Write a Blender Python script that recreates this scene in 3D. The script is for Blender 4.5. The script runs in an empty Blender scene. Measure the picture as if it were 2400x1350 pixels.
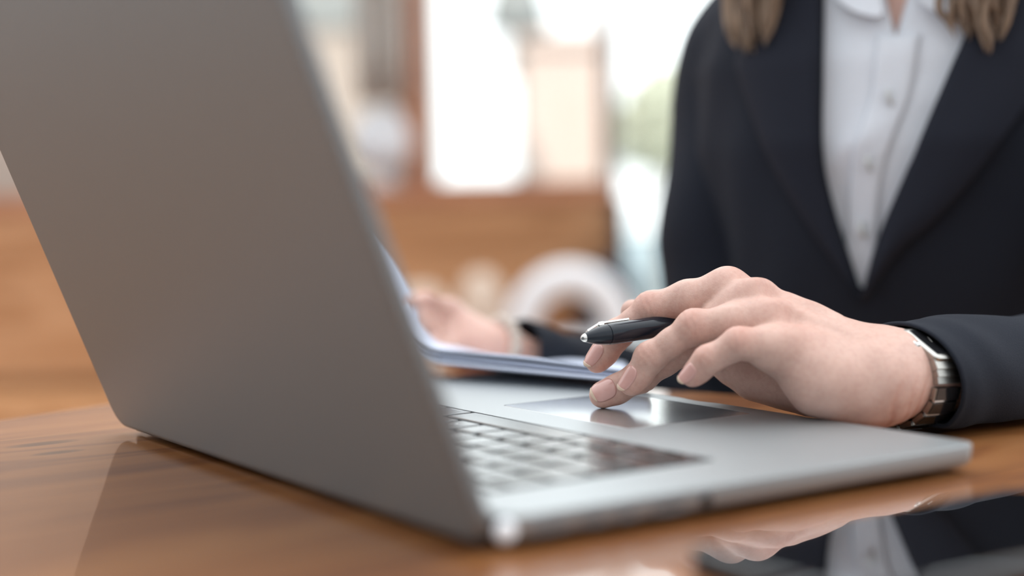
import bpy, bmesh, math, random
import numpy as np
from mathutils import Vector, Matrix

random.seed(7)
rng = np.random.default_rng(11)
SC = bpy.context.scene
COL = SC.collection

# ------------------------------------------------------------------ camera
CAM = np.array([-0.4179, 0.5116, 0.1182])
YAW, PITCH, ROLL, FPX = -0.5861, -0.0586, -0.0191, 3566.7
def _basis():
    f = np.array([math.cos(PITCH)*math.cos(YAW), math.cos(PITCH)*math.sin(YAW), math.sin(PITCH)])
    r = np.cross(f, [0, 0, 1.0]); r /= np.linalg.norm(r); u = np.cross(r, f)
    c, s = math.cos(ROLL), math.sin(ROLL)
    return c*r+s*u, -s*r+c*u, f
CR, CU, CF = _basis()
cam = bpy.data.cameras.new('camera'); camo = bpy.data.objects.new('camera', cam); COL.objects.link(camo)
m = Matrix(((CR[0], CU[0], -CF[0], CAM[0]), (CR[1], CU[1], -CF[1], CAM[1]), (CR[2], CU[2], -CF[2], CAM[2]), (0, 0, 0, 1)))
camo.matrix_world = m
cam.sensor_width = 36.0; cam.lens = FPX/2400*36
cam.clip_start = 0.02; cam.clip_end = 200
cam.dof.use_dof = True; cam.dof.focus_distance = 0.755; cam.dof.aperture_fstop = 2.35
cam.dof.aperture_blades = 0
SC.camera = camo

def at(px, py, d):
    """world point seen at photograph pixel (px, py), d metres along the optical axis"""
    return CAM + d*(CF + CR*(px-1200)/FPX - CU*(py-675)/FPX)
def project(P):
    d = np.asarray(P)-CAM; z = d@CF
    return 1200+FPX*(d@CR)/z, 675-FPX*(d@CU)/z
FH = np.array([CF[0], CF[1], 0]); FH /= np.linalg.norm(FH)
RH = np.array([FH[1], -FH[0], 0])

# ------------------------------------------------------------------ world: bright overcast day
SC.view_settings.view_transform = 'Standard'; SC.view_settings.look = 'None'
SC.view_settings.exposure = 0.08; SC.view_settings.gamma = 1.0; SC.view_settings.use_curve_mapping = False
W = bpy.data.worlds.new('overcast_sky'); SC.world = W; W.use_nodes = True
nt = W.node_tree; nt.nodes.clear()
wo = nt.nodes.new('ShaderNodeOutputWorld'); bg = nt.nodes.new('ShaderNodeBackground')
tc = nt.nodes.new('ShaderNodeTexCoord'); dot = nt.nodes.new('ShaderNodeVectorMath'); dot.operation = 'DOT_PRODUCT'
_wd = FH*0.62+RH*0.10+np.array([0, 0, 0.78]); _wd /= np.linalg.norm(_wd)
dot.inputs[1].default_value = tuple(_wd)
ramp = nt.nodes.new('ShaderNodeValToRGB'); mr = nt.nodes.new('ShaderNodeMapRange')
mr.inputs[1].default_value = -1; mr.inputs[2].default_value = 1
cr = ramp.color_ramp
cr.elements[0].position = 0.0; cr.elements[0].color = (0.30, 0.33, 0.36, 1)
cr.elements[1].position = 1.0; cr.elements[1].color = (3.0, 3.12, 3.2, 1)
e = cr.elements.new(0.45); e.color = (0.62, 0.66, 0.70, 1)
e = cr.elements.new(0.70); e.color = (1.75, 1.82, 1.86, 1)
L = nt.links.new
L(tc.outputs['Generated'], dot.inputs[0]); L(dot.outputs['Value'], mr.inputs[0]); L(mr.outputs[0], ramp.inputs[0])
L(ramp.outputs[0], bg.inputs[0]); bg.inputs[1].default_value = 1.0; L(bg.outputs[0], wo.inputs[0])

# the sun comes from behind the camera; a wall added there keeps it outdoors
sun = bpy.data.lights.new('sun', 'SUN'); sun.energy = 4.6; sun.angle = math.radians(2); sun.color = (1.0, 0.95, 0.88)
suno = bpy.data.objects.new('sun', sun); COL.objects.link(suno)
_sd = Vector((FH[0]*math.cos(math.radians(26)), FH[1]*math.cos(math.radians(26)), -math.sin(math.radians(26))))
suno.rotation_euler = _sd.to_track_quat('-Z', 'Y').to_euler(); suno.location = (-3, 2, 6)

# ------------------------------------------------------------------ helpers
def tag(o, label=None, cat=None, group=None, kind=None):
    if label: o['label'] = label
    if cat: o['category'] = cat
    if group: o['group'] = group
    if kind: o['kind'] = kind
    return o
def empty(name, loc, label=None, cat=None, group=None):
    o = bpy.data.objects.new(name, None); COL.objects.link(o); o.location = loc
    o.empty_display_size = 0.02
    return tag(o, label, cat, group)
def link_mesh(name, me, mat, parent=None):
    o = bpy.data.objects.new(name, me); COL.objects.link(o)
    if mat is not None and len(me.materials) == 0: me.materials.append(mat)
    if parent is not None:
        o.parent = parent; o.matrix_parent_inverse = world_of(parent).inverted()
    return o
def world_of(o):
    mw = Matrix.LocRotScale(o.location, o.rotation_euler, o.scale)
    if o.parent is not None: mw = world_of(o.parent) @ o.matrix_parent_inverse @ mw
    return mw
def from_bm(name, bm, mat, parent=None, smooth=True, angle=40):
    bmesh.ops.recalc_face_normals(bm, faces=bm.faces)
    me = bpy.data.meshes.new(name); bm.to_mesh(me); bm.free()
    if smooth: smooth_mesh(me, angle)
    return link_mesh(name, me, mat, parent)
def smooth_mesh(me, angle=40):
    for p in me.polygons: p.use_smooth = True
    try: me.set_sharp_from_angle(angle=math.radians(angle))
    except Exception: pass
def bevel(bm, w, seg=2, ang=30):
    es = [e for e in bm.edges if len(e.link_faces) == 2 and e.calc_face_angle(0) > math.radians(ang)]
    if es: bmesh.ops.bevel(bm, geom=es, offset=w, segments=seg, affect='EDGES', profile=0.5)
def box_bm(cx, cy, cz, sx, sy, sz, bm=None, M=None):
    bm = bm or bmesh.new()
    vs = []
    for dx in (-.5, .5):
        for dy in (-.5, .5):
            for dz in (-.5, .5):
                p = Vector((cx+dx*sx, cy+dy*sy, cz+dz*sz))
                vs.append(bm.verts.new(M @ p if M else p))
    for f in ((0, 1, 3, 2), (4, 6, 7, 5), (0, 4, 5, 1), (2, 3, 7, 6), (0, 2, 6, 4), (1, 5, 7, 3)):
        bm.faces.new([vs[i] for i in f])
    return bm
def rrect(x0, y0, x1, y1, r, n=8):
    pts = []
    for cx, cy, a0 in ((x1-r, y0+r, -90), (x1-r, y1-r, 0), (x0+r, y1-r, 90), (x0+r, y0+r, 180)):
        for i in range(n+1):
            a = math.radians(a0+90*i/n); pts.append((cx+r*math.cos(a), cy+r*math.sin(a)))
    return pts
def inset(pts, d):
    """shrink a convex closed outline by d"""
    n = len(pts); out = []
    for i in range(n):
        p0, p1, p2 = np.array(pts[i-1]), np.array(pts[i]), np.array(pts[(i+1) % n])
        t = p2-p0; t = t/(np.linalg.norm(t)+1e-12)
        out.append(tuple(p1+d*np.array([-t[1], t[0]])))
    return out
def loft_bm(rings, cap0=True, cap1=True, bm=None, closed=True):
    bm = bm or bmesh.new()
    R = [[bm.verts.new(Vector(p)) for p in r] for r in rings]
    n = len(R[0])
    for a, b in zip(R[:-1], R[1:]):
        for i in range(n if closed else n-1):
            j = (i+1) % n
            bm.faces.new((a[i], a[j], b[j], b[i]))
    if cap0: bm.faces.new(R[0][::-1])
    if cap1: bm.faces.new(R[-1])
    return bm
def plate_bm(pts, levels, bm=None):
    """outline pts lofted through (z, inset) levels"""
    return loft_bm([[(x, y, z) for x, y in (inset(pts, d) if d else pts)] for z, d in levels], bm=bm)
def tube_rings(path, radii, n=24, squash=None, up=(0, 0, 1)):
    path = [np.array(p, float) for p in path]; rings = []
    for i, p in enumerate(path):
        t = path[min(i+1, len(path)-1)]-path[max(i-1, 0)]; t /= np.linalg.norm(t)
        u = np.array(up, float); u = u-t*(u@t); u /= np.linalg.norm(u); s = np.cross(t, u)
        r = radii[i]; ru, rs = (r if np.ndim(r) else (r, r))
        rings.append([p+u*ru*math.cos(a)+s*rs*math.sin(a) for a in np.linspace(0, 2*math.pi, n, endpoint=False)])
    return rings
def tube_bm(path, radii, n=16, up=(0, 0, 1), cap=True, bm=None):
    return loft_bm(tube_rings(path, radii, n, up=up), cap, cap, bm)
def catmull(pts, n):
    P = [np.array(p, float) for p in pts]; P = [2*P[0]-P[1]]+P+[2*P[-1]-P[-2]]; out = []
    for i in range(1, len(P)-2):
        for k in range(n):
            t = k/n
            out.append(0.5*((2*P[i])+(-P[i-1]+P[i+1])*t+(2*P[i-1]-5*P[i]+4*P[i+1]-P[i+2])*t*t+(-P[i-1]+3*P[i]-3*P[i+1]+P[i+2])*t**3))
    out.append(P[-2]); return out
def lathe_bm(prof, origin, axis, n=32, bm=None):
    """prof: (t along axis, radius)"""
    a = np.array(axis, float); a /= np.linalg.norm(a)
    u = np.cross(a, [0, 0, 1.0]); u = u/np.linalg.norm(u) if np.linalg.norm(u) > 1e-3 else np.array([1.0, 0, 0])
    v = np.cross(a, u); o = np.array(origin, float)
    rings = [[o+a*t+(u*math.cos(q)+v*math.sin(q))*max(r, 1e-5) for q in np.linspace(0, 2*math.pi, n, endpoint=False)] for t, r in prof]
    return loft_bm(rings, bm=bm)
def grid_bm(fn, nu, nv, bm=None):
    bm = bm or bmesh.new()
    V = [[bm.verts.new(Vector(fn(i/nu, j/nv))) for j in range(nv+1)] for i in range(nu+1)]
    for i in range(nu):
        for j in range(nv): bm.faces.new((V[i][j], V[i+1][j], V[i+1][j+1], V[i][j+1]))
    return bm
def weighted(o):
    md = o.modifiers.new('flat faces', 'WEIGHTED_NORMAL'); md.weight = 100; md.keep_sharp = True; return o
def thicken(o, t, offset=-1):
    md = o.modifiers.new('thickness', 'SOLIDIFY'); md.thickness = t; md.offset = offset; return o
def subsurf(o, n=1):
    md = o.modifiers.new('smooth', 'SUBSURF'); md.levels = n; md.render_levels = n; return o

# ------------------------------------------------------------------ materials
def new_mat(name):
    mt = bpy.data.materials.new(name); mt.use_nodes = True
    t = mt.node_tree; t.nodes.clear()
    o = t.nodes.new('ShaderNodeOutputMaterial'); b = t.nodes.new('ShaderNodeBsdfPrincipled')
    t.links.new(b.outputs[0], o.inputs[0])
    return mt, t, b
def noise_mat(name, col, col2=None, scale=40, rough=0.5, metal=0.0, bump=0.0, bscale=None, stretch=(1, 1, 1), coat=0, coat_rough=0.05, sheen=0, spec=0.5, rough_var=0.0, detail=3):
    """principled surface whose colour, gloss and relief carry a little procedural variation"""
    mt, t, b = new_mat(name); N = t.nodes.new; K = t.links.new
    tcn = N('ShaderNodeTexCoord'); mp = N('ShaderNodeMapping'); mp.inputs['Scale'].default_value = stretch
    K(tcn.outputs['Object'], mp.inputs[0])
    nz = N('ShaderNodeTexNoise'); nz.inputs['Scale'].default_value = scale; nz.inputs['Detail'].default_value = detail
    K(mp.outputs[0], nz.inputs['Vector'])
    mx = N('ShaderNodeMix'); mx.data_type = 'RGBA'
    col2 = col2 or tuple(c*0.92 for c in col)
    mx.inputs[6].default_value = (*col, 1); mx.inputs[7].default_value = (*col2, 1)
    K(nz.outputs[0], mx.inputs[0]); K(mx.outputs[2], b.inputs['Base Color'])
    b.inputs['Roughness'].default_value = rough; b.inputs['Metallic'].default_value = metal
    b.inputs['Specular IOR Level'].default_value = spec
    if coat: b.inputs['Coat Weight'].default_value = coat; b.inputs['Coat Roughness'].default_value = coat_rough
    if sheen: b.inputs['Sheen Weight'].default_value = sheen
    if rough_var:
        m2 = N('ShaderNodeMapRange'); m2.inputs[3].default_value = rough-rough_var; m2.inputs[4].default_value = rough+rough_var
        K(nz.outputs[0], m2.inputs[0]); K(m2.outputs[0], b.inputs['Roughness'])
    if bump:
        n2 = N('ShaderNodeTexNoise'); n2.inputs['Scale'].default_value = bscale or scale*4; n2.inputs['Detail'].default_value = 2
        K(mp.outputs[0], n2.inputs['Vector'])
        bp = N('ShaderNodeBump'); bp.inputs['Strength'].default_value = bump; bp.inputs['Distance'].default_value = 0.001
        K(n2.outputs[0], bp.inputs['Height']); K(bp.outputs[0], b.inputs['Normal'])
    return mt
def wood_mat(name, c1, c2, c3, along, plank=0.14, rough=0.25, coat=0.0, grain=14, coat_rough=0.06, spec=0.5, knot=1.0, knots=()):
    """planks running along the unit direction `along` in the object's XY plane, with rings, pores and a few knots"""
    mt, t, b = new_mat(name); N = t.nodes.new; K = t.links.new
    def math_(op, a, bb=None):
        n = N('ShaderNodeMath'); n.operation = op
        if isinstance(a, (int, float)): n.inputs[0].default_value = a
        else: K(a, n.inputs[0])
        if bb is not None:
            if isinstance(bb, (int, float)): n.inputs[1].default_value = bb
            else: K(bb, n.inputs[1])
        return n.outputs[0]
    tcn = N('ShaderNodeTexCoord')
    mp = N('ShaderNodeMapping'); mp.vector_type = 'POINT'
    mp.inputs['Rotation'].default_value = (0, 0, -math.atan2(along[1], along[0]))
    K(tcn.outputs['Object'], mp.inputs[0])
    sp = N('ShaderNodeSeparateXYZ'); K(mp.outputs[0], sp.inputs[0])
    pid = math_('FLOOR', math_('DIVIDE', sp.outputs[1], plank))
    cmb = N('ShaderNodeCombineXYZ')
    wn = N('ShaderNodeTexWhiteNoise'); wn.noise_dimensions = '1D'; K(pid, wn.inputs['W'])
    K(math_('ADD', math_('MULTIPLY', sp.outputs[0], 0.16), math_('MULTIPLY', wn.outputs[0], 7.0)), cmb.inputs[0]); K(sp.outputs[1], cmb.inputs[1]); K(math_('ADD', sp.outputs[2], math_('MULTIPLY', pid, 3.1)), cmb.inputs[2])
    nz = N('ShaderNodeTexNoise'); nz.inputs['Scale'].default_value = grain; nz.inputs['Detail'].default_value = 5; nz.inputs['Distortion'].default_value = 1.4
    K(cmb.outputs[0], nz.inputs['Vector'])
    ring = math_('SINE', math_('MULTIPLY', nz.outputs[0], 46.0))
    fine = N('ShaderNodeTexNoise'); fine.inputs['Scale'].default_value = grain*22; fine.inputs['Detail'].default_value = 3
    cm2 = N('ShaderNodeCombineXYZ'); K(math_('MULTIPLY', sp.outputs[0], 0.05), cm2.inputs[0]); K(sp.outputs[1], cm2.inputs[1]); K(sp.outputs[2], cm2.inputs[2])
    K(cm2.outputs[0], fine.inputs['Vector'])
    f = math_('ADD', math_('MULTIPLY', ring, 0.16), math_('ADD', math_('MULTIPLY', nz.outputs[0], 0.7), math_('MULTIPLY', fine.outputs[0], 0.32)))
    f = math_('ADD', f, math_('MULTIPLY', math_('SUBTRACT', wn.outputs[0], 0.5), 0.22))
    rp = N('ShaderNodeValToRGB'); r = rp.color_ramp
    r.elements[0].position = 0.22; r.elements[0].color = (*c3, 1); r.elements[1].position = 0.85; r.elements[1].color = (*c1, 1)
    q = r.elements.new(0.5); q.color = (*c2, 1)
    K(f, rp.inputs[0])
    # knots: sparse stretched voronoi cells
    vo = N('ShaderNodeTexVoronoi'); vo.inputs['Scale'].default_value = 4.3
    cm3 = N('ShaderNodeCombineXYZ'); K(math_('MULTIPLY', sp.outputs[0], 0.42), cm3.inputs[0]); K(sp.outputs[1], cm3.inputs[1])
    nd = N('ShaderNodeVectorMath'); nd.operation = 'ADD'; K(cm3.outputs[0], nd.inputs[0]); nd.inputs[1].default_value = (3.3, 1.7, 0)
    K(nd.outputs[0], vo.inputs['Vector'])
    kn = N('ShaderNodeMapRange'); kn.inputs[1].default_value = 0.035; kn.inputs[2].default_value = 0.10; kn.inputs[3].default_value = 1.0*knot; kn.inputs[4].default_value = 0.0
    K(math_('ADD', vo.outputs['Distance'], math_('MULTIPLY', ring, 0.012)), kn.inputs[0])
    mk = N('ShaderNodeMix'); mk.data_type = 'RGBA'; mk.inputs[7].default_value = (c3[0]*0.22, c3[1]*0.22, c3[2]*0.22, 1)
    K(kn.outputs[0], mk.inputs[0]); K(rp.outputs[0], mk.inputs[6])
    out_ = mk.outputs[2]
    for kx, ky, ka, kb in knots:                                       # single knots where the board has them: dark eye, darker flow round it
        s1 = math_('DIVIDE', math_('SUBTRACT', sp.outputs[0], kx), ka); s2 = math_('DIVIDE', math_('SUBTRACT', sp.outputs[1], ky), kb)
        dd = math_('ADD', math_('ADD', math_('MULTIPLY', s1, s1), math_('MULTIPLY', s2, s2)), math_('MULTIPLY', math_('SUBTRACT', fine.outputs[0], .5), 1.1))
        km = N('ShaderNodeMapRange'); km.inputs[1].default_value = .15; km.inputs[2].default_value = 1.5; km.inputs[3].default_value = .85; km.inputs[4].default_value = 0
        K(dd, km.inputs[0])
        mq = N('ShaderNodeMix'); mq.data_type = 'RGBA'; mq.inputs[7].default_value = (c3[0]*.3, c3[1]*.32, c3[2]*.4, 1)
        K(km.outputs[0], mq.inputs[0]); K(out_, mq.inputs[6]); out_ = mq.outputs[2]
    # plank seams
    fr = math_('ABSOLUTE', math_('SUBTRACT', math_('FRACT', math_('DIVIDE', sp.outputs[1], plank)), 0.5))
    sm = N('ShaderNodeMapRange'); sm.inputs[1].default_value = 0.5-0.0012/plank; sm.inputs[2].default_value = 0.5; sm.inputs[3].default_value = 0; sm.inputs[4].default_value = 0.75
    K(fr, sm.inputs[0])
    mk2 = N('ShaderNodeMix'); mk2.data_type = 'RGBA'; mk2.inputs[7].default_value = (c3[0]*0.3, c3[1]*0.3, c3[2]*0.3, 1)
    K(sm.outputs[0], mk2.inputs[0]); K(out_, mk2.inputs[6])
    K(mk2.outputs[2], b.inputs['Base Color'])
    b.inputs['Roughness'].default_value = rough; b.inputs['Specular IOR Level'].default_value = spec
    if coat: b.inputs['Coat Weight'].default_value = coat; b.inputs['Coat Roughness'].default_value = coat_rough
    bp = N('ShaderNodeBump'); bp.inputs['Strength'].default_value = 0.12; bp.inputs['Distance'].default_value = 0.0005
    K(fine.outputs[0], bp.inputs['Height']); K(bp.outputs[0], b.inputs['Normal'])
    return mt
E1 = np.array([0.339, -0.941]); E2 = np.array([0.941, 0.339])      # table: long edge direction and the one across it
def along_xy(p, a=(0.05, -1.0)):
    t = math.atan2(a[1], a[0]); return (p[0]*math.cos(t)+p[1]*math.sin(t), -p[0]*math.sin(t)+p[1]*math.cos(t))
KNOTS = [along_xy(p)+s for p, s in (((.345, .290), (.017, .006)), ((.312, .292), (.012, .005)), ((.085, -.066), (.012, .005)))]
M_table = wood_mat('varnished_pine', (0.335, 0.140, 0.046), (0.265, 0.098, 0.028), (0.155, 0.050, 0.014), (0.05, -1.0), plank=0.19, rough=0.45, coat=0.7, coat_rough=0.04, grain=9, spec=0.25, knots=KNOTS)
M_bench = wood_mat('oiled_bench_pine', (0.60, 0.335, 0.18), (0.53, 0.265, 0.12), (0.38, 0.17, 0.065), (1, 0), plank=0.16, rough=0.4, grain=4)
M_floor = wood_mat('floor_boards', (0.42, 0.22, 0.10), (0.36, 0.17, 0.07), (0.22, 0.09, 0.03), (1, 0), plank=0.12, rough=0.35, grain=4)
M_post = wood_mat('dark_pine_frame', (0.56, 0.27, 0.15), (0.48, 0.21, 0.11), (0.36, 0.14, 0.07), (1, 0), plank=0.3, rough=0.4, grain=5)
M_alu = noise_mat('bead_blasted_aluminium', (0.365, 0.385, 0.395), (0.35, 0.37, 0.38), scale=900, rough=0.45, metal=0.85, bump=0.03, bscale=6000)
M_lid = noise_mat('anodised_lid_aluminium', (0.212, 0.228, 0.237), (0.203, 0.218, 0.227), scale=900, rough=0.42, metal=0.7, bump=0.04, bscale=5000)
M_pad = noise_mat('trackpad_glass', (0.54, 0.555, 0.56), (0.53, 0.545, 0.55), scale=300, rough=0.17, metal=0.8)
M_key = noise_mat('black_key_plastic', (0.022, 0.023, 0.026), (0.018, 0.019, 0.021), scale=400, rough=0.15, bump=0.03, bscale=7000, spec=1.0)
M_well = noise_mat('key_well_black', (0.012, 0.012, 0.013), scale=300, rough=0.5)
M_black = noise_mat('black_plastic', (0.014, 0.014, 0.015), scale=300, rough=0.35)
M_rubber = noise_mat('black_rubber', (0.02, 0.02, 0.02), scale=300, rough=0.7)
M_screen = noise_mat('screen_glass', (0.10, 0.115, 0.13), (0.11, 0.12, 0.13), scale=5, rough=0.08)
M_port = noise_mat('port_metal', (0.34, 0.345, 0.35), scale=500, rough=0.35, metal=0.9)
M_legend = noise_mat('legend_ink', (0.75, 0.76, 0.78), scale=200, rough=0.5)
M_glassblk = noise_mat('black_phone_glass', (0.006, 0.006, 0.007), scale=60, rough=0.02, coat=1.0, coat_rough=0.0, spec=1.0)
M_phone = noise_mat('phone_rim', (0.03, 0.03, 0.032), scale=300, rough=0.3, metal=0.6)
M_chrome = noise_mat('polished_steel', (0.72, 0.70, 0.67), (0.66, 0.64, 0.61), scale=250, rough=0.16, metal=1.0)
M_steel = noise_mat('brushed_steel', (0.46, 0.45, 0.42), (0.40, 0.39, 0.37), scale=400, rough=0.33, metal=1.0)
M_ceramic = noise_mat('black_ceramic', (0.014, 0.014, 0.016), scale=200, rough=0.12, spec=0.7)
M_penblk = noise_mat('black_pen_lacquer', (0.010, 0.014, 0.022), scale=300, rough=0.09, spec=0.35)
M_paper = noise_mat('white_paper', (0.66, 0.71, 0.86), (0.63, 0.68, 0.83), scale=300, rough=0.7)
M_jacket = noise_mat('navy_wool', (0.0148, 0.0177, 0.0270), (0.0122, 0.0148, 0.0228), scale=1400, rough=0.85, bump=0.5, bscale=2600, sheen=0.02, spec=0.18)
M_lapel = noise_mat('navy_wool_lapel', (0.0165, 0.0185, 0.029), (0.0135, 0.0155, 0.024), scale=1400, rough=0.8, bump=0.5, bscale=2600, sheen=0.02, spec=0.18)
M_lining = noise_mat('dark_lining', (0.012, 0.011, 0.013), scale=300, rough=0.5)
M_shirt = noise_mat('white_cotton', (0.70, 0.72, 0.77), (0.66, 0.68, 0.73), scale=500, rough=0.85, bump=0.2, bscale=2500)
M_button = noise_mat('pearl_button', (0.55, 0.55, 0.53), scale=300, rough=0.3)
M_bead = noise_mat('pale_beads', (0.62, 0.52, 0.44), (0.5, 0.4, 0.33), scale=200, rough=0.25)
M_white = noise_mat('white_leather', (0.86, 0.865, 0.89), (0.83, 0.835, 0.86), scale=60, rough=0.5)
M_cream = noise_mat('cream_fabric', (0.72, 0.57, 0.46), (0.66, 0.52, 0.42), scale=60, rough=0.8)
M_navyc = noise_mat('navy_cushion_fabric', (0.02, 0.023, 0.035), scale=60, rough=0.85)
M_wallgrey = noise_mat('cool_pale_wall', (0.72, 0.77, 0.80), (0.68, 0.73, 0.76), scale=2, rough=0.9)
M_plaster = noise_mat('warm_plaster', (0.60, 0.48, 0.40), (0.55, 0.44, 0.37), scale=4, rough=0.9)
M_greycloth = noise_mat('grey_curtain_cloth', (0.62, 0.58, 0.54), (0.54, 0.50, 0.46), scale=9, rough=0.9)
M_frame = noise_mat('grey_window_frame', (0.25, 0.24, 0.23), scale=20, rough=0.4)
M_pave = noise_mat('pale_paving', (0.25, 0.32, 0.35), (0.23, 0.30, 0.33), scale=1.5, rough=0.7)
M_pink = noise_mat('pale_rendered_facade', (0.66, 0.52, 0.47), (0.60, 0.48, 0.43), scale=1.5, rough=0.9)
M_peach = noise_mat('peach_facade', (0.46, 0.36, 0.30), (0.42, 0.36, 0.33), scale=1.2, rough=0.9)
M_canopy = noise_mat('grey_parasol_cloth', (0.30, 0.31, 0.31), scale=3, rough=0.85)
M_leaf = noise_mat('tree_leaves', (0.60, 0.63, 0.50), (0.70, 0.72, 0.62), scale=3, rough=0.7)
M_bark = noise_mat('tree_bark', (0.12, 0.09, 0.06), scale=12, rough=0.9)
mt, t_, b_ = new_mat('window_glass')                                   # thin clear pane: transmits, reflects by angle
fr_ = t_.nodes.new('ShaderNodeFresnel'); fr_.inputs[0].default_value = 1.45
tr_ = t_.nodes.new('ShaderNodeBsdfTransparent'); gl_ = t_.nodes.new('ShaderNodeBsdfGlossy'); gl_.inputs['Roughness'].default_value = 0.01
nzg = t_.nodes.new('ShaderNodeTexNoise'); nzg.inputs['Scale'].default_value = 0.7
mg = t_.nodes.new('ShaderNodeMix'); mg.data_type = 'RGBA'; mg.inputs[6].default_value = (0.97, 0.98, 0.97, 1); mg.inputs[7].default_value = (0.93, 0.95, 0.94, 1)
t_.links.new(nzg.outputs[0], mg.inputs[0]); t_.links.new(mg.outputs[2], tr_.inputs[0])
mxs = t_.nodes.new('ShaderNodeMixShader'); t_.links.new(fr_.outputs[0], mxs.inputs[0]); t_.links.new(tr_.outputs[0], mxs.inputs[1]); t_.links.new(gl_.outputs[0], mxs.inputs[2])
t_.links.new(mxs.outputs[0], [n for n in t_.nodes if n.type == 'OUTPUT_MATERIAL'][0].inputs[0]); t_.nodes.remove(b_)
M_glass = mt

# ------------------------------------------------------------------ the setting
FLOOR = -0.74
def room_box(name, px0, px1, y0, y1, d0, d1, mat, parent=None, bev=0.0, z0=None, z1=None):
    """an upright box whose front face, d0 metres off, spans the given outline and which reaches back to d1"""
    a, b = at(px0, y0, d0), at(px1, y1, d0)
    r0, r1 = (a-CAM)@RH, (b-CAM)@RH
    za, zb = (b[2] if z0 is None else z0), (a[2] if z1 is None else z1)
    f0 = 0.5*((a-CAM)@FH+(b-CAM)@FH); f1 = f0+(d1-d0)
    cz = 0.5*(za+zb)
    return rbox(name, r0, r1, f0, f1, za, zb, mat, parent, bev)
def rpt(r, f, z): return np.array([CAM[0]+RH[0]*r+FH[0]*f, CAM[1]+RH[1]*r+FH[1]*f, z])
ROT = math.atan2(RH[1], RH[0])
def rbox(name, r0, r1, f0, f1, z0, z1, mat, parent=None, bev=0.0):
    c = rpt((r0+r1)/2, (f0+f1)/2, (z0+z1)/2)
    bm = box_bm(0, 0, 0, abs(r1-r0), abs(f1-f0), abs(z1-z0))
    if bev: bevel(bm, bev, 2)
    o = from_bm(name, bm, mat, None, smooth=bool(bev))
    o.location = c; o.rotation_euler = (0, 0, ROT)
    if parent is not None:
        o.parent = parent; o.matrix_parent_inverse = world_of(parent).inverted()
    return o
def at_r(px, d): return ((at(px, 600, d)-CAM)@RH)
def at_z(py, d): return at(1200, py, d)[2]

tag(rbox('floor', -4.5, 4.5, -1.5, 4.05, FLOOR-0.05, FLOOR, M_floor), kind='structure')
tag(rbox('ground_outside', -14, 14, 4.1, 40, FLOOR-0.14, FLOOR-0.04, M_pave), kind='structure')

tag(rbox('wall_sun_block', -9, 9, -2.7, -2.5, FLOOR-0.05, 4.3, M_wallgrey), kind='structure')  # unseen wall added to block the sun indoors, pale to bounce front light
DW = 3.75                                                             # the window wall
rl, rm, rr = at_r(955, DW), at_r(1003, DW), at_r(1442, DW)
sill = at_z(436, DW)
tag(rbox('wall_back', -4.5, rr, DW, DW+0.14, FLOOR, sill-0.03, M_bench), kind='structure')
tag(rbox('wall_left', -4.5, at_r(640, DW), DW, DW+0.14, sill-0.03, 2.1, M_plaster), kind='structure')
tag(rbox('trim_1', at_r(640, DW), rr, DW-0.05, DW+0.18, sill-0.03, sill, M_post), kind='structure')
tag(rbox('trim_2', rl, rm, DW-0.01, DW+0.13, sill, 2.1, M_post), kind='structure')
def window(name, r0, r1, z0, z1, fw=0.02, mat=M_frame):
    w = empty(name, rpt((r0+r1)/2, DW+0.07, z0)); tag(w, kind='structure')
    for nm, a in (('frame_stile', (r0, r0+fw, z0, z1)), ('frame_stile', (r1-fw, r1, z0, z1)), ('frame_rail', (r0+fw, r1-fw, z0, z0+fw)), ('frame_rail', (r0+fw, r1-fw, z1-fw, z1))):
        rbox(nm, a[0], a[1], DW+0.04, DW+0.10, a[2], a[3], mat, w)
    rbox('pane', r0+fw, r1-fw, DW+0.066, DW+0.072, z0+fw, z1-fw, M_glass, w)
    return w
window('window_1', at_r(640, DW), rl, sill, 2.1)
window('window_2', rm, at_r(1428, DW), sill, 2.1, 0.012, M_post)
window('window_3', rr+0.002, at_r(2300, DW), FLOOR, 2.1, 0.012)
tag(rbox('trim_3', at_r(1428, DW), at_r(1434, DW), DW-0.02, DW+0.14, sill, 2.1, M_frame), kind='structure')
tag(rbox('wall_right', at_r(2300, DW), 4.5, DW, DW+0.14, FLOOR, 2.1, M_plaster), kind='structure')

# outside the windows
def facade():
    b = empty('building', rpt(at_r(1330, 11), 11.3, FLOOR-0.04), 'pale pink rendered building outside, seen through the middle window', 'building')
    r0, r1 = at_r(1216, 11), at_r(1424, 11)
    z1 = at_z(112, 11)
    rbox('wall', r0, r1, 11.0, 14.0, FLOOR-0.04, z1, M_pink, b)
    rbox('roof_edge', r0-0.06, r1+0.03, 10.9, 14.1, z1, z1+0.1, M_pink, b, 0.01)
    for k in range(2):
        rc = r0+(r1-r0)*(0.33+0.4*k)
        rbox('window', rc-0.05, rc+0.05, 10.96, 11.0, -.5, 0.0, M_peach, b)
facade()
def facade_left():
    r0, r1 = at_r(380, 9.5), at_r(985, 9.5)
    b = empty('building', rpt((r0+r1)/2, 10, FLOOR-.04), 'tall peach and grey building outside, seen between the laptop lid and the brown post', 'building')
    rbox('wall', r0, r1, 9.5, 12.5, FLOOR-.04, 2.7, M_peach, b)
    rbox('cornice', r0-.05, r1+.05, 9.42, 12.55, 2.7, 2.85, M_canopy, b, .01)
    rbox('band', r0-.02, r1+.02, 9.44, 9.5, at_z(60, 9.5), at_z(-40, 9.5), M_canopy, b)
facade_left()
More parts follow.
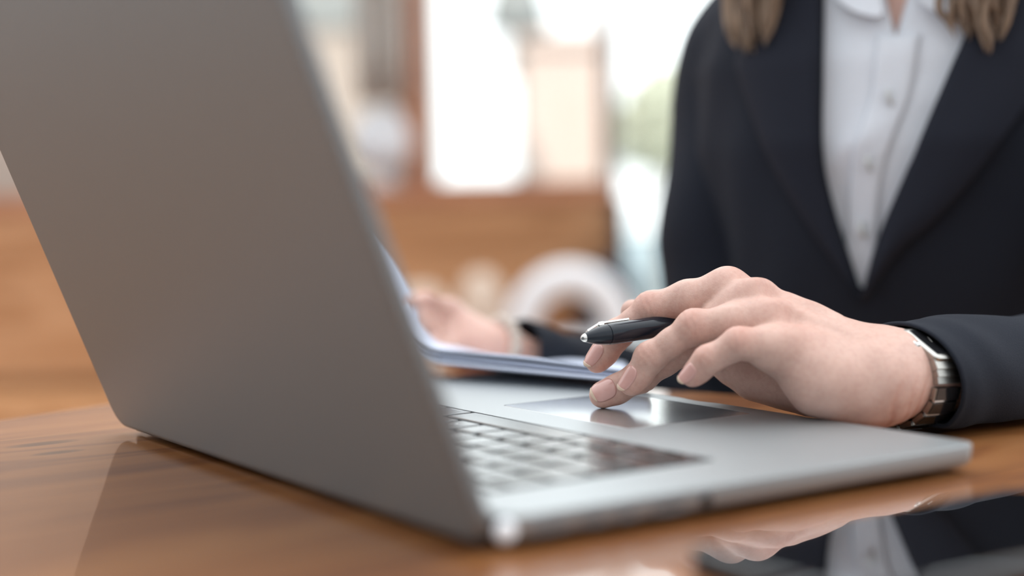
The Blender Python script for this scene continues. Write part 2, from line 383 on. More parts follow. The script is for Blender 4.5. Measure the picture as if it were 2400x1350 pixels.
def parasol():
    base = rpt(at_r(1222, 9), 9.0, FLOOR-0.04)
    p = empty('parasol', base, 'grey slanting garden parasol outside, above the pink building', 'parasol')
    top = base+np.array([0, 0, 2.4])
    from_bm('pole', tube_bm([base+np.array([0, 0, .05]), top], [0.02, 0.02], 12, up=(1, 0, 0)), M_frame, p)
    from_bm('base_plate', lathe_bm([(0, .2), (.03, .2), (.05, .12), (.05, .02)], base, (0, 0, 1), 20), M_frame, p)
    bm = bmesh.new()
    rings = []
    for rr_, zz in ((0.02, 2.42), (0.09, 2.28), (0.17, 2.05), (0.20, 1.88)):
        rings.append([base+RH*rr_*math.cos(a)+FH*rr_*math.sin(a)+np.array([0, 0, zz]) for a in np.linspace(0, 2*math.pi, 8, endpoint=False)])
    o = from_bm('canopy', loft_bm(rings, True, False), M_canopy, p, angle=20); thicken(o, 0.01)
parasol()
def tree(px, d, h, w, label, seed):
    r = random.Random(seed)
    base = rpt(at_r(px, d), d, FLOOR-0.04)
    t = empty('tree', base, label, 'tree', 'trees outside the windows')
    from_bm('trunk', tube_bm([base, base+np.array([.03, .02, h*.4]), base+np.array([0, .05, h*.75])], [.07, .055, .03], 10, up=(1, 0, 0)), M_bark, t)
    bm = bmesh.new()
    for k in range(1500):
        while True:
            q = np.array([r.uniform(-1, 1) for _ in range(3)])
            if 0.3 < q@q < 1: break
        c = base+np.array([q[0]*w, q[1]*w, h*0.77+q[2]*h*0.23]); s = r.uniform(.05, .10)
        n = np.array([r.gauss(0, 1) for _ in range(3)]); n /= np.linalg.norm(n)
        u = np.cross(n, [0.3, .5, .8]); u /= np.linalg.norm(u); v = np.cross(n, u)
        bm.faces.new([bm.verts.new(Vector(c+u*s*a+v*s*.55*b)) for a, b in ((-1, 0), (0, -1), (1, 0), (0, 1))])
    me = bpy.data.meshes.new('leaves'); bm.to_mesh(me); bm.free()
    link_mesh('leaves', me, M_leaf, t)
tree(1562, 13, 2.0, 0.36, 'slender pale green tree outside, just left of the dark jacket shoulder', 1)
tree(1575, 17, 2.1, 0.8, 'farther green tree outside behind the slender tree by the jacket', 2)

# ------------------------------------------------------------------ bench and what lies on it
DB = 3.15
def bench():
    zt, zs = at_z(437, DB+.3), FLOOR+0.45
    r0, r1 = at_r(-700, DB+.3), at_r(1436, DB+.3)
    b = empty('bench', rpt((r0+r1)/2, DB+.2, FLOOR), 'long orange pine bench with a high plank back, under the bright windows', 'bench')
    rbox('backrest', r0, r1, DB+.30, DB+.34, zs+.02, zt-.03, M_bench, b, .004)
    rbox('cap_rail', r0-.01, r1+.01, DB+.285, DB+.355, zt-.03, zt, M_post, b, .005)
    rbox('seat', r0, r1, DB-.12, DB+.30, zs-.04, zs, M_bench, b, .008)
    rbox('seat_front', r0, r1, DB-.05, DB-.02, FLOOR, zs-.04, M_bench, b)
    rbox('end_panel', r1+.004, r1+.024, DB+.22, DB+.36, FLOOR, zt-.035, M_navyc, b, .006)
    return zs
ZSEAT = bench()
def pillow(name, px, py, d, w, h, t, mat, label, rz=0.0, sq=2.6):
    c = at(px, py, d)
    def fn(u, v):
        a = 2*math.pi*u; q = math.pi*(v-.5)
        se = lambda x, p: math.copysign(abs(x)**p, x)
        k = 2/sq
        return (w/2*se(math.cos(q), k)*se(math.cos(a), k), t/2*math.cos(q)*math.sin(a), h/2*se(math.sin(q), k))
    bm = grid_bm(fn, 36, 18); bmesh.ops.remove_doubles(bm, verts=bm.verts, dist=1e-4)
    o = from_bm(name, bm, mat); o.location = c; o.rotation_euler = (0.0, 0, ROT+rz)
    return tag(o, label, 'cushion')
zc = ZSEAT
def on_seat(px, d, h): return at_z(0, d), None
# cushions stand on the bench seat: height chosen so that the top reaches its place in the picture
def stand(name, px, ytop, d, w, t, mat, label, cat='cushion', sq=2.6, rz=0.0):
    ztop = at(px, ytop, d)[2]; h = ztop-ZSEAT
    c = at(px, 600, d); ypix = None
    def fn(u, v):
        a = 2*math.pi*u; q = math.pi*(v-.5)
        se = lambda x, p: math.copysign(abs(x)**p, x)
        k = 2/sq
        return (w/2*se(math.cos(q), k)*math.cos(a), t/2*se(math.cos(q), k)*math.sin(a), h/2*se(math.sin(q), k))
    bm = grid_bm(fn, 36, 18); bmesh.ops.remove_doubles(bm, verts=bm.verts, dist=1e-4)
    o = from_bm(name, bm, mat); o.location = (c[0], c[1], ZSEAT+h/2); o.rotation_euler = (0, 0, ROT+rz)
    return tag(o, label, cat)
stand('cushion', 1126, 634, DB+.09, 0.105, 0.10, M_cream, 'narrow cream cushion standing on the bench, left of the white bag')
stand('cushion', 984, 668, DB+.10, 0.13, 0.10, M_cream, 'low wide cream cushion on the bench behind the hand holding papers')
stand('cushion', 1425, 606, DB+.21, 0.15, 0.10, M_navyc, 'dark navy cushion on the bench behind the white bag', sq=2.4)
def handbag():
    d = DB-.04
    c = at(1335, 700, d); base = np.array([c[0], c[1], ZSEAT])
    b = empty('handbag', base, 'white handbag with a tall arched handle standing on the bench', 'handbag')
    ztop = at(1335, 652, d)[2]
    zb = at(1335, 785, d)[2]
    rw = 0.102
    path = [base+RH*rw*math.cos(a)*(1 if math.cos(a) > 0 else 1)+np.array([0, 0, zb-ZSEAT+(ztop-zb)*math.sin(a)]) for a in np.linspace(-.15, math.pi+.15, 30)]
    from_bm('handle', tube_bm(path, [(.030, .034)]*30, 14, up=tuple(FH)), M_white, b)
    from_bm('bag_body', loft_bm([[base+RH*x*1.0+FH*y+np.array([0, 0, z]) for x, y in rrect(-w, -t, w, t, .03, 5)] for z, w, t in ((0, .10, .04), (.01, .108, .05), (.1, .112, .05), (zb-ZSEAT, .105, .035))]), M_white, b)
handbag()
def lamp():
    d = DW+.02
    c = at(900, 436, d); base = np.array([c[0], c[1], sill])
    l = empty('table_lamp', base, 'white table lamp with a round shade on the window sill, left of the brown post', 'lamp')
    z0, z1 = at(900, 405, d)[2]-sill, at(900, 250, d)[2]-sill
    from_bm('lamp_base', lathe_bm([(0, .045), (.008, .05), (.014, .03), (max(z0, .02)+.01, .012)], base, (0, 0, 1)), M_white, l)
    hh = z1-z0
    from_bm('lamp_shade', lathe_bm([(z0, .03), (z0+.1*hh, .062), (z0+.35*hh, .082), (z0+.65*hh, .075), (z0+.9*hh, .05), (z1, .02)], base, (0, 0, 1)), M_white, l)
lamp()
def curtain():
    r0, r1 = at_r(850, DW), at_r(962, DW)
    bm = grid_bm(lambda u, v: tuple(rpt(r0+(r1-r0)*u, DW-.06+.018*math.sin(u*26)+.004*math.sin(v*9+u*5), 2.0-v*(2.0-at_z(240, DW)))), 60, 12)
    o = from_bm('curtain', bm, M_greycloth); thicken(o, .003)
    tag(o, 'short grey pleated curtain hanging left of the brown window post', 'curtain')
curtain()

# ------------------------------------------------------------------ the table
def table():
    n1, n2 = E2, -np.array([-E1[0], -E1[1]])                         # n1: towards the far edge, E1: towards the woman
    a1, a0, b1, b0 = 0.5156, -0.85, 0.172, -1.25
    def c(a, b): return E2*a+E1*b
    pts = [c(a0, b0), c(a1, b0), c(a1, b1), c(a0, b1)]
    o = empty('table', (float(c((a0+a1)/2, (b0+b1)/2)[0]), float(c((a0+a1)/2, (b0+b1)/2)[1]), FLOOR), 'glossy varnished orange pine table under the laptop, phone and papers', 'table')
    bm = bmesh.new()
    loft_bm([[(p[0], p[1], z) for p in pts] for z in (-.035, 0.0)], bm=bm)
    bevel(bm, .004, 3)
    from_bm('tabletop', bm, M_table, o)
    for a in (a0+.08, a1-.08):
        for b in (b0+.08, b1-.08):
            q = c(a, b)
            bm = loft_bm([[(q[0]+x, q[1]+y, z) for x, y in rrect(-w, -w, w, w, .008, 3)] for z, w in ((FLOOR, .024), (-.035, .034))])
            from_bm('leg', bm, M_table, o)
    from_bm('apron', loft_bm([[(p[0], p[1], z) for p in (c(a0+.06, b0+.06), c(a1-.06, b0+.06), c(a1-.06, b1-.06), c(a0+.06, b1-.06))] for z in (-.10, -.0355)]), M_table, o)
table()

# ------------------------------------------------------------------ laptop
LW, LD, ZD = 0.3589, 0.2471, 0.0125
KBX, KBY, KU = 0.0413, 0.1124, 0.01905
LID = math.radians(111.2)
def laptop():
    lp = empty('laptop', (LW/2, LD/2, 0), 'open silver laptop seen from behind its lid, standing on the pine table', 'laptop')
    yr = LD-.010
    out = rrect(0, 0, LW, yr, .0095, 10)
    # thumb notch in the middle of the front edge
    notch = []
    cx = LW/2
    for s in np.linspace(-1, 1, 15): notch.append((cx+s*.021, 0.0026*(0.5+0.5*math.cos(math.pi*abs(s)))))
    i = 0
    front = [k for k, p in enumerate(out) if p[1] < 1e-9]
    k0 = max(range(len(out)), key=lambda k: (abs(out[k][1]) < 1e-9)*(1+(out[k][0] < cx)*out[k][0]))
    # order: out starts at right-front corner going round; the front edge runs from the last point to the first
    top_out = out+notch
    def lev(z, d, dn):
        base = inset(out, d)
        return base+[(x, max(d, y*dn)) for x, y in notch]
    bm = bmesh.new()
    rings = [lev(.0022, .009, 0), lev(.0027, .0050, 0), lev(.0038, .0020, 0), lev(.0055, .0006, 0.0), lev(.0085, .0002, 1), lev(.0120, .0, 1)]
    loft_bm([[(x, y, z) for x, y in r] for r, z in zip(rings, (.0022, .0027, .0038, .0055, .0085, .0120))], True, False, bm)
    bm.verts.ensure_lookup_table()
    n = len(top_out)
    last = list(bm.verts)[-n:]
    top = [bm.verts.new((x, y, ZD)) for x, y in lev(ZD, .0005, 1)]
    for k in range(n): bm.faces.new((last[k], last[(k+1) % n], top[(k+1) % n], top[k]))
    # holes for the keyboard and the trackpad
    kb = rrect(KBX-.0012, KBY-.0012, KBX+14.5*KU-.0015+.0012, KBY+5.5*KU+.001, .002, 3)
    tp = rrect(cx-.0528, .0115, cx+.0528, .0878, .003, 4)
    loops = [top]
    hole = []
    for h in (kb, tp):
        vs = [bm.verts.new((x, y, ZD)) for x, y in h]; hole.append(vs); loops.append(vs)
    es = []
    for l in loops:
        for k in range(len(l)):
            e = bm.edges.get((l[k], l[(k+1) % len(l)])) or bm.edges.new((l[k], l[(k+1) % len(l)]))
            es.append(e)
    bmesh.ops.triangle_fill(bm, edges=es, use_beauty=True, use_dissolve=False, normal=(0, 0, 1))
    for vs, dz in zip(hole, (.0014, .0009)):
        lo = [bm.verts.new((v.co.x, v.co.y, ZD-dz)) for v in vs]
        for k in range(len(vs)): bm.faces.new((vs[k], vs[(k+1) % len(vs)], lo[(k+1) % len(vs)], lo[k]))
    base = weighted(from_bm('base', bm, M_alu, lp, angle=50))
    # key well floor, trackpad
    from_bm('keyboard_well', loft_bm([[(x, y, z) for x, y in inset(kb, .0001)] for z in (ZD-.0024, ZD-.0013)]), M_well, lp)
    bm = plate_bm(inset(tp, .0004), [(ZD-.0012, 0), (ZD-.0002, 0), (ZD-.00005, .0002)])
    from_bm('trackpad', bm, M_pad, lp, angle=10)
    # keys
    def key(x, y, w, h, legend=None, size=.0042, place='c'):
        x0, y0, x1, y1 = x+.0014, y+.0014, x+w-.0014, y+h-.0014
        r = rrect(x0, y0, x1, y1, .0014, 3)
        bm = plate_bm(r, [(ZD-.0012, 0), (ZD-.0001, 0), (ZD+.0003, .0002), (ZD+.00045, .0006)])
        k = from_bm('key', bm, M_key, lp, angle=12)
        if legend:
            cv = bpy.data.curves.new('legend', 'FONT'); cv.body = legend; cv.size = size
            cv.align_x = 'CENTER'; cv.align_y = 'CENTER'
            tmp = bpy.data.objects.new('legend_source', cv)
            me = bpy.data.meshes.new_from_object(tmp)
            bpy.data.objects.remove(tmp)
            if place == 'low': px, py = (x0+x1)/2, y0+.0028
            elif place == 'high': px, py = x0+.0035, y1-.0033
            else: px, py = (x0+x1)/2, (y0+y1)/2
            for v in me.vertices: v.co = (v.co.x+px, v.co.y+py, ZD+.00052)
            link_mesh('legend', me, M_legend, k)
        return k
    rows = []
    y = KBY
    x = KBX
    for w, t in ((1, 'fn'), (1, 'control'), (1, 'option'), (1.25, 'command'), (5, None), (1.25, 'command'), (1, 'option')):
        key(x, y, w*KU, KU, t, .0029, 'low'); x += w*KU
    key(x, y, KU, KU/2, '\u25C2', .004); key(x+KU, y, KU, KU/2, '\u25BE', .004); key(x+KU, y+KU/2, KU, KU/2, '\u25B4', .004); key(x+2*KU, y, KU, KU/2, '\u25B8', .004)
    for r, seq in enumerate(((('shift', 2.25),)+tuple((c, 1) for c in 'ZXCVBNM,./')+(('shift', 2.25),),
                             (('caps lock', 1.75),)+tuple((c, 1) for c in "ASDFGHJKL;'")+(('return', 1.75),),
                             (('tab', 1.5),)+tuple((c, 1) for c in 'QWERTYUIOP[]')+(('\\', 1),),
                             tuple((c, 1) for c in '`1234567890-=')+(('delete', 1.5),))):
        x = KBX; y = KBY+(r+1)*KU
        for t, w in seq:
            key(x, y, w*KU, KU, t, .0028 if len(t) > 1 else .0060, 'low' if len(t) > 1 else 'c'); x += w*KU
    fw = 14.5*KU/14; y = KBY+5*KU
    for k in range(14): key(KBX+k*fw, y, fw, KU*.52, 'esc' if k == 0 else ('F%d' % k if k < 13 else None), .0024)
    # ports along the left side, rubber feet
    for yc, w, h, nm in ((.2265-.006, .0135, .0042, 'port'), (.2015, .0078, .0046, 'port'), (.1875, .0078, .0046, 'port'), (.1680, .0132, .0050, 'port')):
        bm = loft_bm([[(xx, yc+a, .0072+b) for a, b in rrect(-w/2, -h/2, w/2, h/2, .0009, 3)] for xx in (-.0003, .003)])
        po = from_bm(nm, bm, M_port, lp)
        bm = loft_bm([[(xx, yc+a, .0072+b) for a, b in rrect(-w/2+.0015, -h/2+.0018, w/2-.0015, h/2-.0018, .0002, 3)] for xx in (-.00045, .0)])
        from_bm('port_opening', bm, M_black, po)
    from_bm('port', lathe_bm([(-.0004, .0024), (.003, .0024)], (0, .151, .0074), (1, 0, 0), 20), M_black, lp)
    for xx in (.03, LW-.03):
        for yy in (.025, LD-.035):
            from_bm('rubber_foot', lathe_bm([(0, .0075), (.0008, .0085), (.0024, .0085)], (xx, yy, 0), (0, 0, 1), 24), M_rubber, lp)
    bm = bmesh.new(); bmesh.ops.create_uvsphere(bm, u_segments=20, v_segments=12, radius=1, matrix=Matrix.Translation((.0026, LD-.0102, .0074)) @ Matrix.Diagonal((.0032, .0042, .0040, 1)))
    from_bm('corner_glint', bm, M_white, lp)  # white blob added as the bright glint on the rear corner
    # hinge
    bm = tube_bm([(.035, LD-.0072, .0088), (LW-.035, LD-.0072, .0088)], [.0028, .0028], 20)
    from_bm('hinge', bm, M_black, lp)
    bm = loft_bm([[(x, y, z) for x, y in rrect(.012, LD-.0098, LW-.012, LD-.0064, .001, 2)] for z in (.0016, .0090)])
    from_bm('vent_strip', bm, M_black, lp)
    # lid: slab lying in the plane through (y=LD, z=.006) at the opening angle
    du = np.array([0, math.cos(math.pi-LID), math.sin(LID)]); nb = np.array([0, math.sin(LID), -math.cos(math.pi-LID)])   # nb: outward from the lid's back
    h0 = np.array([0, LD, .006])
    def L3(x, v, n): return h0+np.array([x, 0, 0])+du*v+nb*n
    lo = rrect(0, -.0030, LW, .2425, .0115, 12)
    bm = loft_bm([[L3(x, v, n) for x, v in inset(lo, d)] for n, d in ((-.0056, .0006), (-.0050, .0), (-.0016, .0), (-.0006, .0006), (-.0001, .0018), (0, .0034))])
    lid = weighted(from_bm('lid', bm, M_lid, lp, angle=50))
    bm = loft_bm([[L3(x, v, n) for x, v in rrect(.004, .012, LW-.004, .2385, .008, 6)] for n in (-.0055, -.0060)])
    from_bm('bezel', bm, M_black, lid)
    bm = loft_bm([[L3(x, v, n) for x, v in rrect(.016, .022, LW-.016, .227, .001, 2)] for n in (-.0058, -.0062)])
    from_bm('screen', bm, M_screen, lid)
laptop()

# ------------------------------------------------------------------ phone
def phone():
    A = np.array([-0.0505, 0.2070]); d1 = np.array([-0.017, -1.0]); d1 /= np.linalg.norm(d1); d2 = np.array([d1[1], -d1[0]])
    # A is the far left corner; the long side runs along d1, the short one towards the camera along d2
    if d2[0] > 0: d2 = -d2
    def P(a, b, z): q = A+d1*a+d2*b; return (q[0], q[1], z)
    ph = empty('smartphone', P(.08, .039, 0), 'black smartphone lying face up on the table beside the laptop', 'phone')
    o = rrect(0, 0, .160, .078, .011, 8)
    from_bm('phone_case', loft_bm([[P(a, b, z) for a, b in inset(o, d)] for z, d in ((0, .002), (.0008, .0006), (.002, 0), (.0062, 0), (.0074, .0006), (.0078, .0016))]), M_phone, ph, angle=50)
    from_bm('phone_screen', loft_bm([[P(a, b, z) for a, b in inset(o, d)] for z, d in ((.0077, .0018), (.0080, .0019), (.0081, .0023))]), M_glassblk, ph, angle=10)
    from_bm('side_button', loft_bm([[P(a, b, z) for a, b in rrect(.03, -.0004, .045, .001, .0003, 2)] for z in (.0034, .0048)]), M_phone, ph)
phone()

# ------------------------------------------------------------------ implicit surfaces for skin: smooth unions of tapered bones, meshed by surface nets
class Field:
    def __init__(s, lo, hi, h):
        s.lo = np.array(lo, float); s.h = h
        s.n = np.ceil((np.array(hi)-s.lo)/h).astype(int)+1
        s.ax = [s.lo[i]+h*np.arange(s.n[i]) for i in range(3)]
        s.D = np.full(s.n, 0.03, np.float32)
    def copy(s):
        c = Field.__new__(Field); c.lo, c.h, c.n, c.ax = s.lo, s.h, s.n, s.ax; c.D = s.D.copy(); return c
    def _win(s, bmin, bmax):
        i0 = np.clip(np.floor((bmin-s.lo)/s.h).astype(int), 0, s.n); i1 = np.clip(np.ceil((bmax-s.lo)/s.h).astype(int)+1, 0, s.n)
        sl = tuple(slice(a, b) for a, b in zip(i0, i1))
        if any(b <= a for a, b in zip(i0, i1)): return None, None
        return sl, (s.ax[0][sl[0]][:, None, None], s.ax[1][sl[1]][None, :, None], s.ax[2][sl[2]][None, None, :])
    def _mix(s, sl, d, k, sub=False):
        a = s.D[sl]; d = d.astype(np.float32)
        if sub: a = -a
        if k > 0:
            h = np.maximum(k-np.abs(a-d), 0)/k; r = np.minimum(a, d)-h*h*k*0.25
        else: r = np.minimum(a, d)
        s.D[sl] = -r if sub else r
    def cone(s, a, b, ra, rb, k=.006, sub=False, flat=None):
        a, b = np.array(a, float), np.array(b, float); R = max(ra, rb)+k+.012
        sl, g = s._win(np.minimum(a, b)-R, np.maximum(a, b)+R)
        if sl is None: return
        ba = b-a; L2 = ba@ba+1e-12
        p = [g[i]-a[i] for i in range(3)]
        t = np.clip((p[0]*ba[0]+p[1]*ba[1]+p[2]*ba[2])/L2, 0, 1)
        q = [p[i]-ba[i]*t for i in range(3)]
        if flat is not None:                                         # flattened section: (unit direction, scale)
            n, sc = np.array(flat[0]), flat[1]
            dn = q[0]*n[0]+q[1]*n[1]+q[2]*n[2]
            q = [q[i]+n[i]*dn*(1/sc-1) for i in range(3)]
        d = np.sqrt(q[0]**2+q[1]**2+q[2]**2)-(ra+(rb-ra)*t)
        s._mix(sl, d, k, sub)
    def ell(s, c, r, axes=None, k=.006, sub=False):
        c = np.array(c, float); r = np.array(r, float); R = r.max()+k+.012
        sl, g = s._win(c-R, c+R)
        if sl is None: return
        p = [g[i]-c[i] for i in range(3)]
        if axes is not None: p = [p[0]*a[0]+p[1]*a[1]+p[2]*a[2] for a in axes]
        k0 = np.sqrt(sum((p[i]/r[i])**2 for i in range(3))); k1 = np.sqrt(sum((p[i]/r[i]**2)**2 for i in range(3)))+1e-9
        s._mix(sl, k0*(k0-1)/k1, k, sub)
    def merge(s, o): s.D = np.minimum(s.D, o.D)
    def mesh(s, smooth=2):
        D = s.D; lo, h = s.lo, s.h
        neg = D < 0
        c = [neg[i:neg.shape[0]-1+i, j:neg.shape[1]-1+j, k:neg.shape[2]-1+k] for i in (0, 1) for j in (0, 1) for k in (0, 1)]
        cnt = sum(x.astype(np.int8) for x in c)
        cells = np.argwhere((cnt > 0) & (cnt < 8))
        idx = -np.ones(cnt.shape, np.int64); idx[tuple(cells.T)] = np.arange(len(cells))
        corners = [(i, j, k) for i in (0, 1) for j in (0, 1) for k in (0, 1)]
        vals = [D[cells[:, 0]+i, cells[:, 1]+j, cells[:, 2]+k] for i, j, k in corners]
        acc = np.zeros((len(cells), 3)); num = np.zeros(len(cells))
        for a in range(8):
            for b in range(a+1, 8):
                df = np.array(corners[b])-np.array(corners[a])
                if np.abs(df).sum() != 1: continue
                m = (vals[a] < 0) != (vals[b] < 0)
                t = np.where(m, vals[a]/(vals[a]-vals[b]+1e-20), 0)
                acc += m[:, None]*(np.array(corners[a])+t[:, None]*df); num += m
        V = lo+h*(cells+acc/num[:, None])
        F = []
        for ax in range(3):
            o1, o2 = [(1, 2), (2, 0), (0, 1)][ax]
            sl0 = [slice(None)]*3; sl1 = [slice(None)]*3; sl0[ax] = slice(0, -1); sl1[ax] = slice(1, None)
            A, B = neg[tuple(sl0)], neg[tuple(sl1)]
            E = np.argwhere(A != B)
            ok = (E[:, o1] > 0) & (E[:, o2] > 0) & (E[:, o1] < D.shape[o1]-1) & (E[:, o2] < D.shape[o2]-1)
            E = E[ok]; inside = A[tuple(E.T)]
            def cell(d1, d2):
                q = E.copy(); q[:, o1] += d1; q[:, o2] += d2; return idx[tuple(q.T)]
            q = np.stack([cell(-1, -1), cell(0, -1), cell(0, 0), cell(-1, 0)], 1)
            q[~inside] = q[~inside][:, ::-1]
            F.append(q)
        F = np.concatenate(F)
        F = F[(F >= 0).all(1)]
        # relax towards neighbours, then pull back to the surface
        ed = np.concatenate([F[:, [0, 1]], F[:, [1, 2]], F[:, [2, 3]], F[:, [3, 0]]])
        n = len(V)
        for it in range(smooth):
            S = np.zeros((n, 3)); cn = np.zeros(n)
            for a, b in ((0, 1), (1, 0)):
                for k in range(3): S[:, k] += np.bincount(ed[:, a], V[ed[:, b], k], n)
                cn += np.bincount(ed[:, a], minlength=n)
            V = V*.5+.5*S/np.maximum(cn, 1)[:, None]
        return V, F
def sample(f, P):
    q = (P-f.lo)/f.h; i = np.clip(np.floor(q).astype(int), 0, f.n-2); t = q-i; r = 0
    for a in (0, 1):
        for b in (0, 1):
            for c in (0, 1):
                w = (t[:, 0] if a else 1-t[:, 0])*(t[:, 1] if b else 1-t[:, 1])*(t[:, 2] if c else 1-t[:, 2])
                r = r+w*f.D[i[:, 0]+a, i[:, 1]+b, i[:, 2]+c]
    return r
def unit(v): v = np.array(v, float); return v/np.linalg.norm(v)
def seg_t(P, a, b):
    ba = b-a; t = np.clip(((P-a)@ba)/(ba@ba), 0, 1); return t, np.linalg.norm(P-a-t[:, None]*ba, axis=1)

# ------------------------------------------------------------------ left hand: joints where the photograph shows them
J = dict(
    W=at(2068, 884, .727),
    M2=at(1700, 683, .757), P2=at(1527, 724, .767), D2=at(1445, 786, .770), T2=at(1400, 846, .770),
    M3=at(1762, 706, .744), P3=at(1612, 810, .757), D3=at(1502, 883, .762), T3=at(1414, 925, .7626),
    M4=at(1803, 755, .731), P4=at(1627, 767, .735), D4=at(1524, 838, .742), T4=at(1481, 898, .744),
    M5=at(1850, 822, .716), P5=at(1732, 806, .711), D5=at(1660, 844, .715), T5=at(1622, 880, .718),
    C1=at(1985, 900, .752), M1=at(1722, 838, .776), I1=at(1586, 775, .790), T1=at(1483, 730, .794))
FA = unit(.81*CR+.586*CF)                                            # forearm runs right and away from the camera
ELB_L = J['W']+FA*.235+np.array([0, 0, .012])
LAT = unit(J['M2']-J['M5'])                                           # little finger towards index
def dorsal(a, b):
    ax = unit(b-a); n = np.cross(ax, LAT); n = unit(n)
    return n if n@(CU-CF*.3) > 0 else -n
def left_hand():
    h = .00085
    lo = np.array([.02, -.135, -.002]); hi = np.array([.235, .085, .095])
    f = Field(lo, hi, h)
    W, M2, M3, M4, M5, C1, M1 = (J[k] for k in ('W', 'M2', 'M3', 'M4', 'M5', 'C1', 'M1'))
    dn = dorsal(W, (M3+M4)/2)                                         # back of the hand
    side = unit(np.cross(dn, unit(M3-W)))
    if side@LAT < 0: side = -side
    # forearm and wrist: two bones side by side
    wr = .0178
    for s, o in ((1, .0085), (-1, .0085)):
        a = W+side*s*o; b = ELB_L+side*s*o*1.3
        f.cone(a, b, wr, .0235, .008)
    # metacarpals fan out from the carpus
    cps = [W+side*.011+dn*.001, W+side*.004+dn*.003, W-side*.005+dn*.001, W-side*.012-dn*.003]
    for c, m_, r0, r1 in zip(cps, (M2, M3, M4, M5), (.0165, .0165, .016, .0155), (.0096, .0098, .0094, .0088)):
        mid = c*.45+m_*.55-dn*.002
        f.cone(c-dn*.001, mid, r0, .0118, .011); f.cone(mid, m_, .0118, r1, .009)
    # palm padding under the knuckles, heel of the hand, ball of the thumb
    for m_, n_ in ((M2, M3), (M3, M4), (M4, M5)):
        f.cone((m_+n_)/2-dn*.006, (cps[1]+cps[2])/2*.5+(m_+n_)/4-dn*.009, .0085, .011, .010)
    f.cone(at(1858, 835, .716), at(1925, 893, .714), .0115, .0150, .010)
    f.cone(at(1925, 893, .714), at(2002, 930, .716), .0148, .0130, .009)
    f.cone(C1, M1, .0150, .0125, .009)
    f.cone(at(1900, 905, .748), at(1775, 880, .766), .0150, .0130, .010)
    f.cone(C1, W+side*.008, .0145, .0165, .012)
    f.cone(M1, M2*.35+M1*.65+(C1-M1)*.25, .009, .008, .012)           # web of the thumb
    # tendons of the back, knuckle heads, vein
    for c, m_, r in zip(cps, (M2, M3, M4, M5), (.0026, .0028, .0026, .0022)):
        f.cone(c*.55+m_*.45+dn*.0098, m_+dn*.0072, r, r*1.1, .0055)
    for m_, r in ((M2, .0062), (M3, .0064), (M4, .0058), (M5, .0054)):
        f.ell(m_+dn*.0042, (r, r, r), None, .007)
    for m_, n_ in ((M2, M3), (M3, M4), (M4, M5)):                     # hollows between the knuckles
        q = (m_+n_)/2+dn*.0135; f.ell(q, (.0055, .0055, .0055), None, .006, sub=True)
    base = f.copy()
    fingers = (('M2', 'P2', 'D2', 'T2', .0090, .0079, .0071, .0063), ('M3', 'P3', 'D3', 'T3', .0092, .0082, .0074, .0070),
               ('M4', 'P4', 'D4', 'T4', .0090, .0078, .0070, .0062), ('M5', 'P5', 'D5', 'T5', .0086, .0070, .0062, .0055),
               ('M1', 'M1', 'I1', 'T1', .0118, .0110, .0088, .0064))
    for a, b, c, d, ra, rb, rc, rd in fingers:
        g = base.copy(); A, B, Cc, Dd = J[a], J[b], J[c], J[d]
        if a != b:
            mid = (A+B)/2
            rmid = (ra+rb)*.5*1.07; mid = mid+dorsal(A, B)*.0009
            g.cone(A, mid, ra, rmid, .008); g.cone(mid, B, rmid, rb, .004)
            g.ell((A*.62+B*.38)-dorsal(A, B)*.0032, (ra*.72,)*3, None, .006)      # padding of the first joint
        mid = (B+Cc)/2
        g.cone(B, mid, rb, rc*.97, .004); g.cone(mid, Cc, rc*.97, rc, .003)
        dz = dorsal(Cc, Dd)
        g.cone(Cc, Dd, rc, rd, .004)
        g.ell((Cc*.35+Dd*.65)-dz*.0016, (rd*.93,)*3, None, .004)
        if a != b:
            dm = unit(dorsal(A, B)+dorsal(B, Cc))
            g.ell(B+dm*rb*.14, (rb*.85,)*3, None, .005)               # knuckle of the middle joint
            dm2 = unit(dorsal(B, Cc)+dz); g.ell(Cc+dm2*rc*.15, (rc*.86,)*3, None, .004)
        f.merge(g)
    V, F = f.mesh(2)
    return f, V, F, dn
LH, LV, LF, LDN = left_hand()
def normals_of(f, V):
    e = f.h; g = np.stack([sample(f, V+np.eye(3)[i]*e)-sample(f, V-np.eye(3)[i]*e) for i in range(3)], 1)
    return g/(np.linalg.norm(g, axis=1)[:, None]+1e-9)
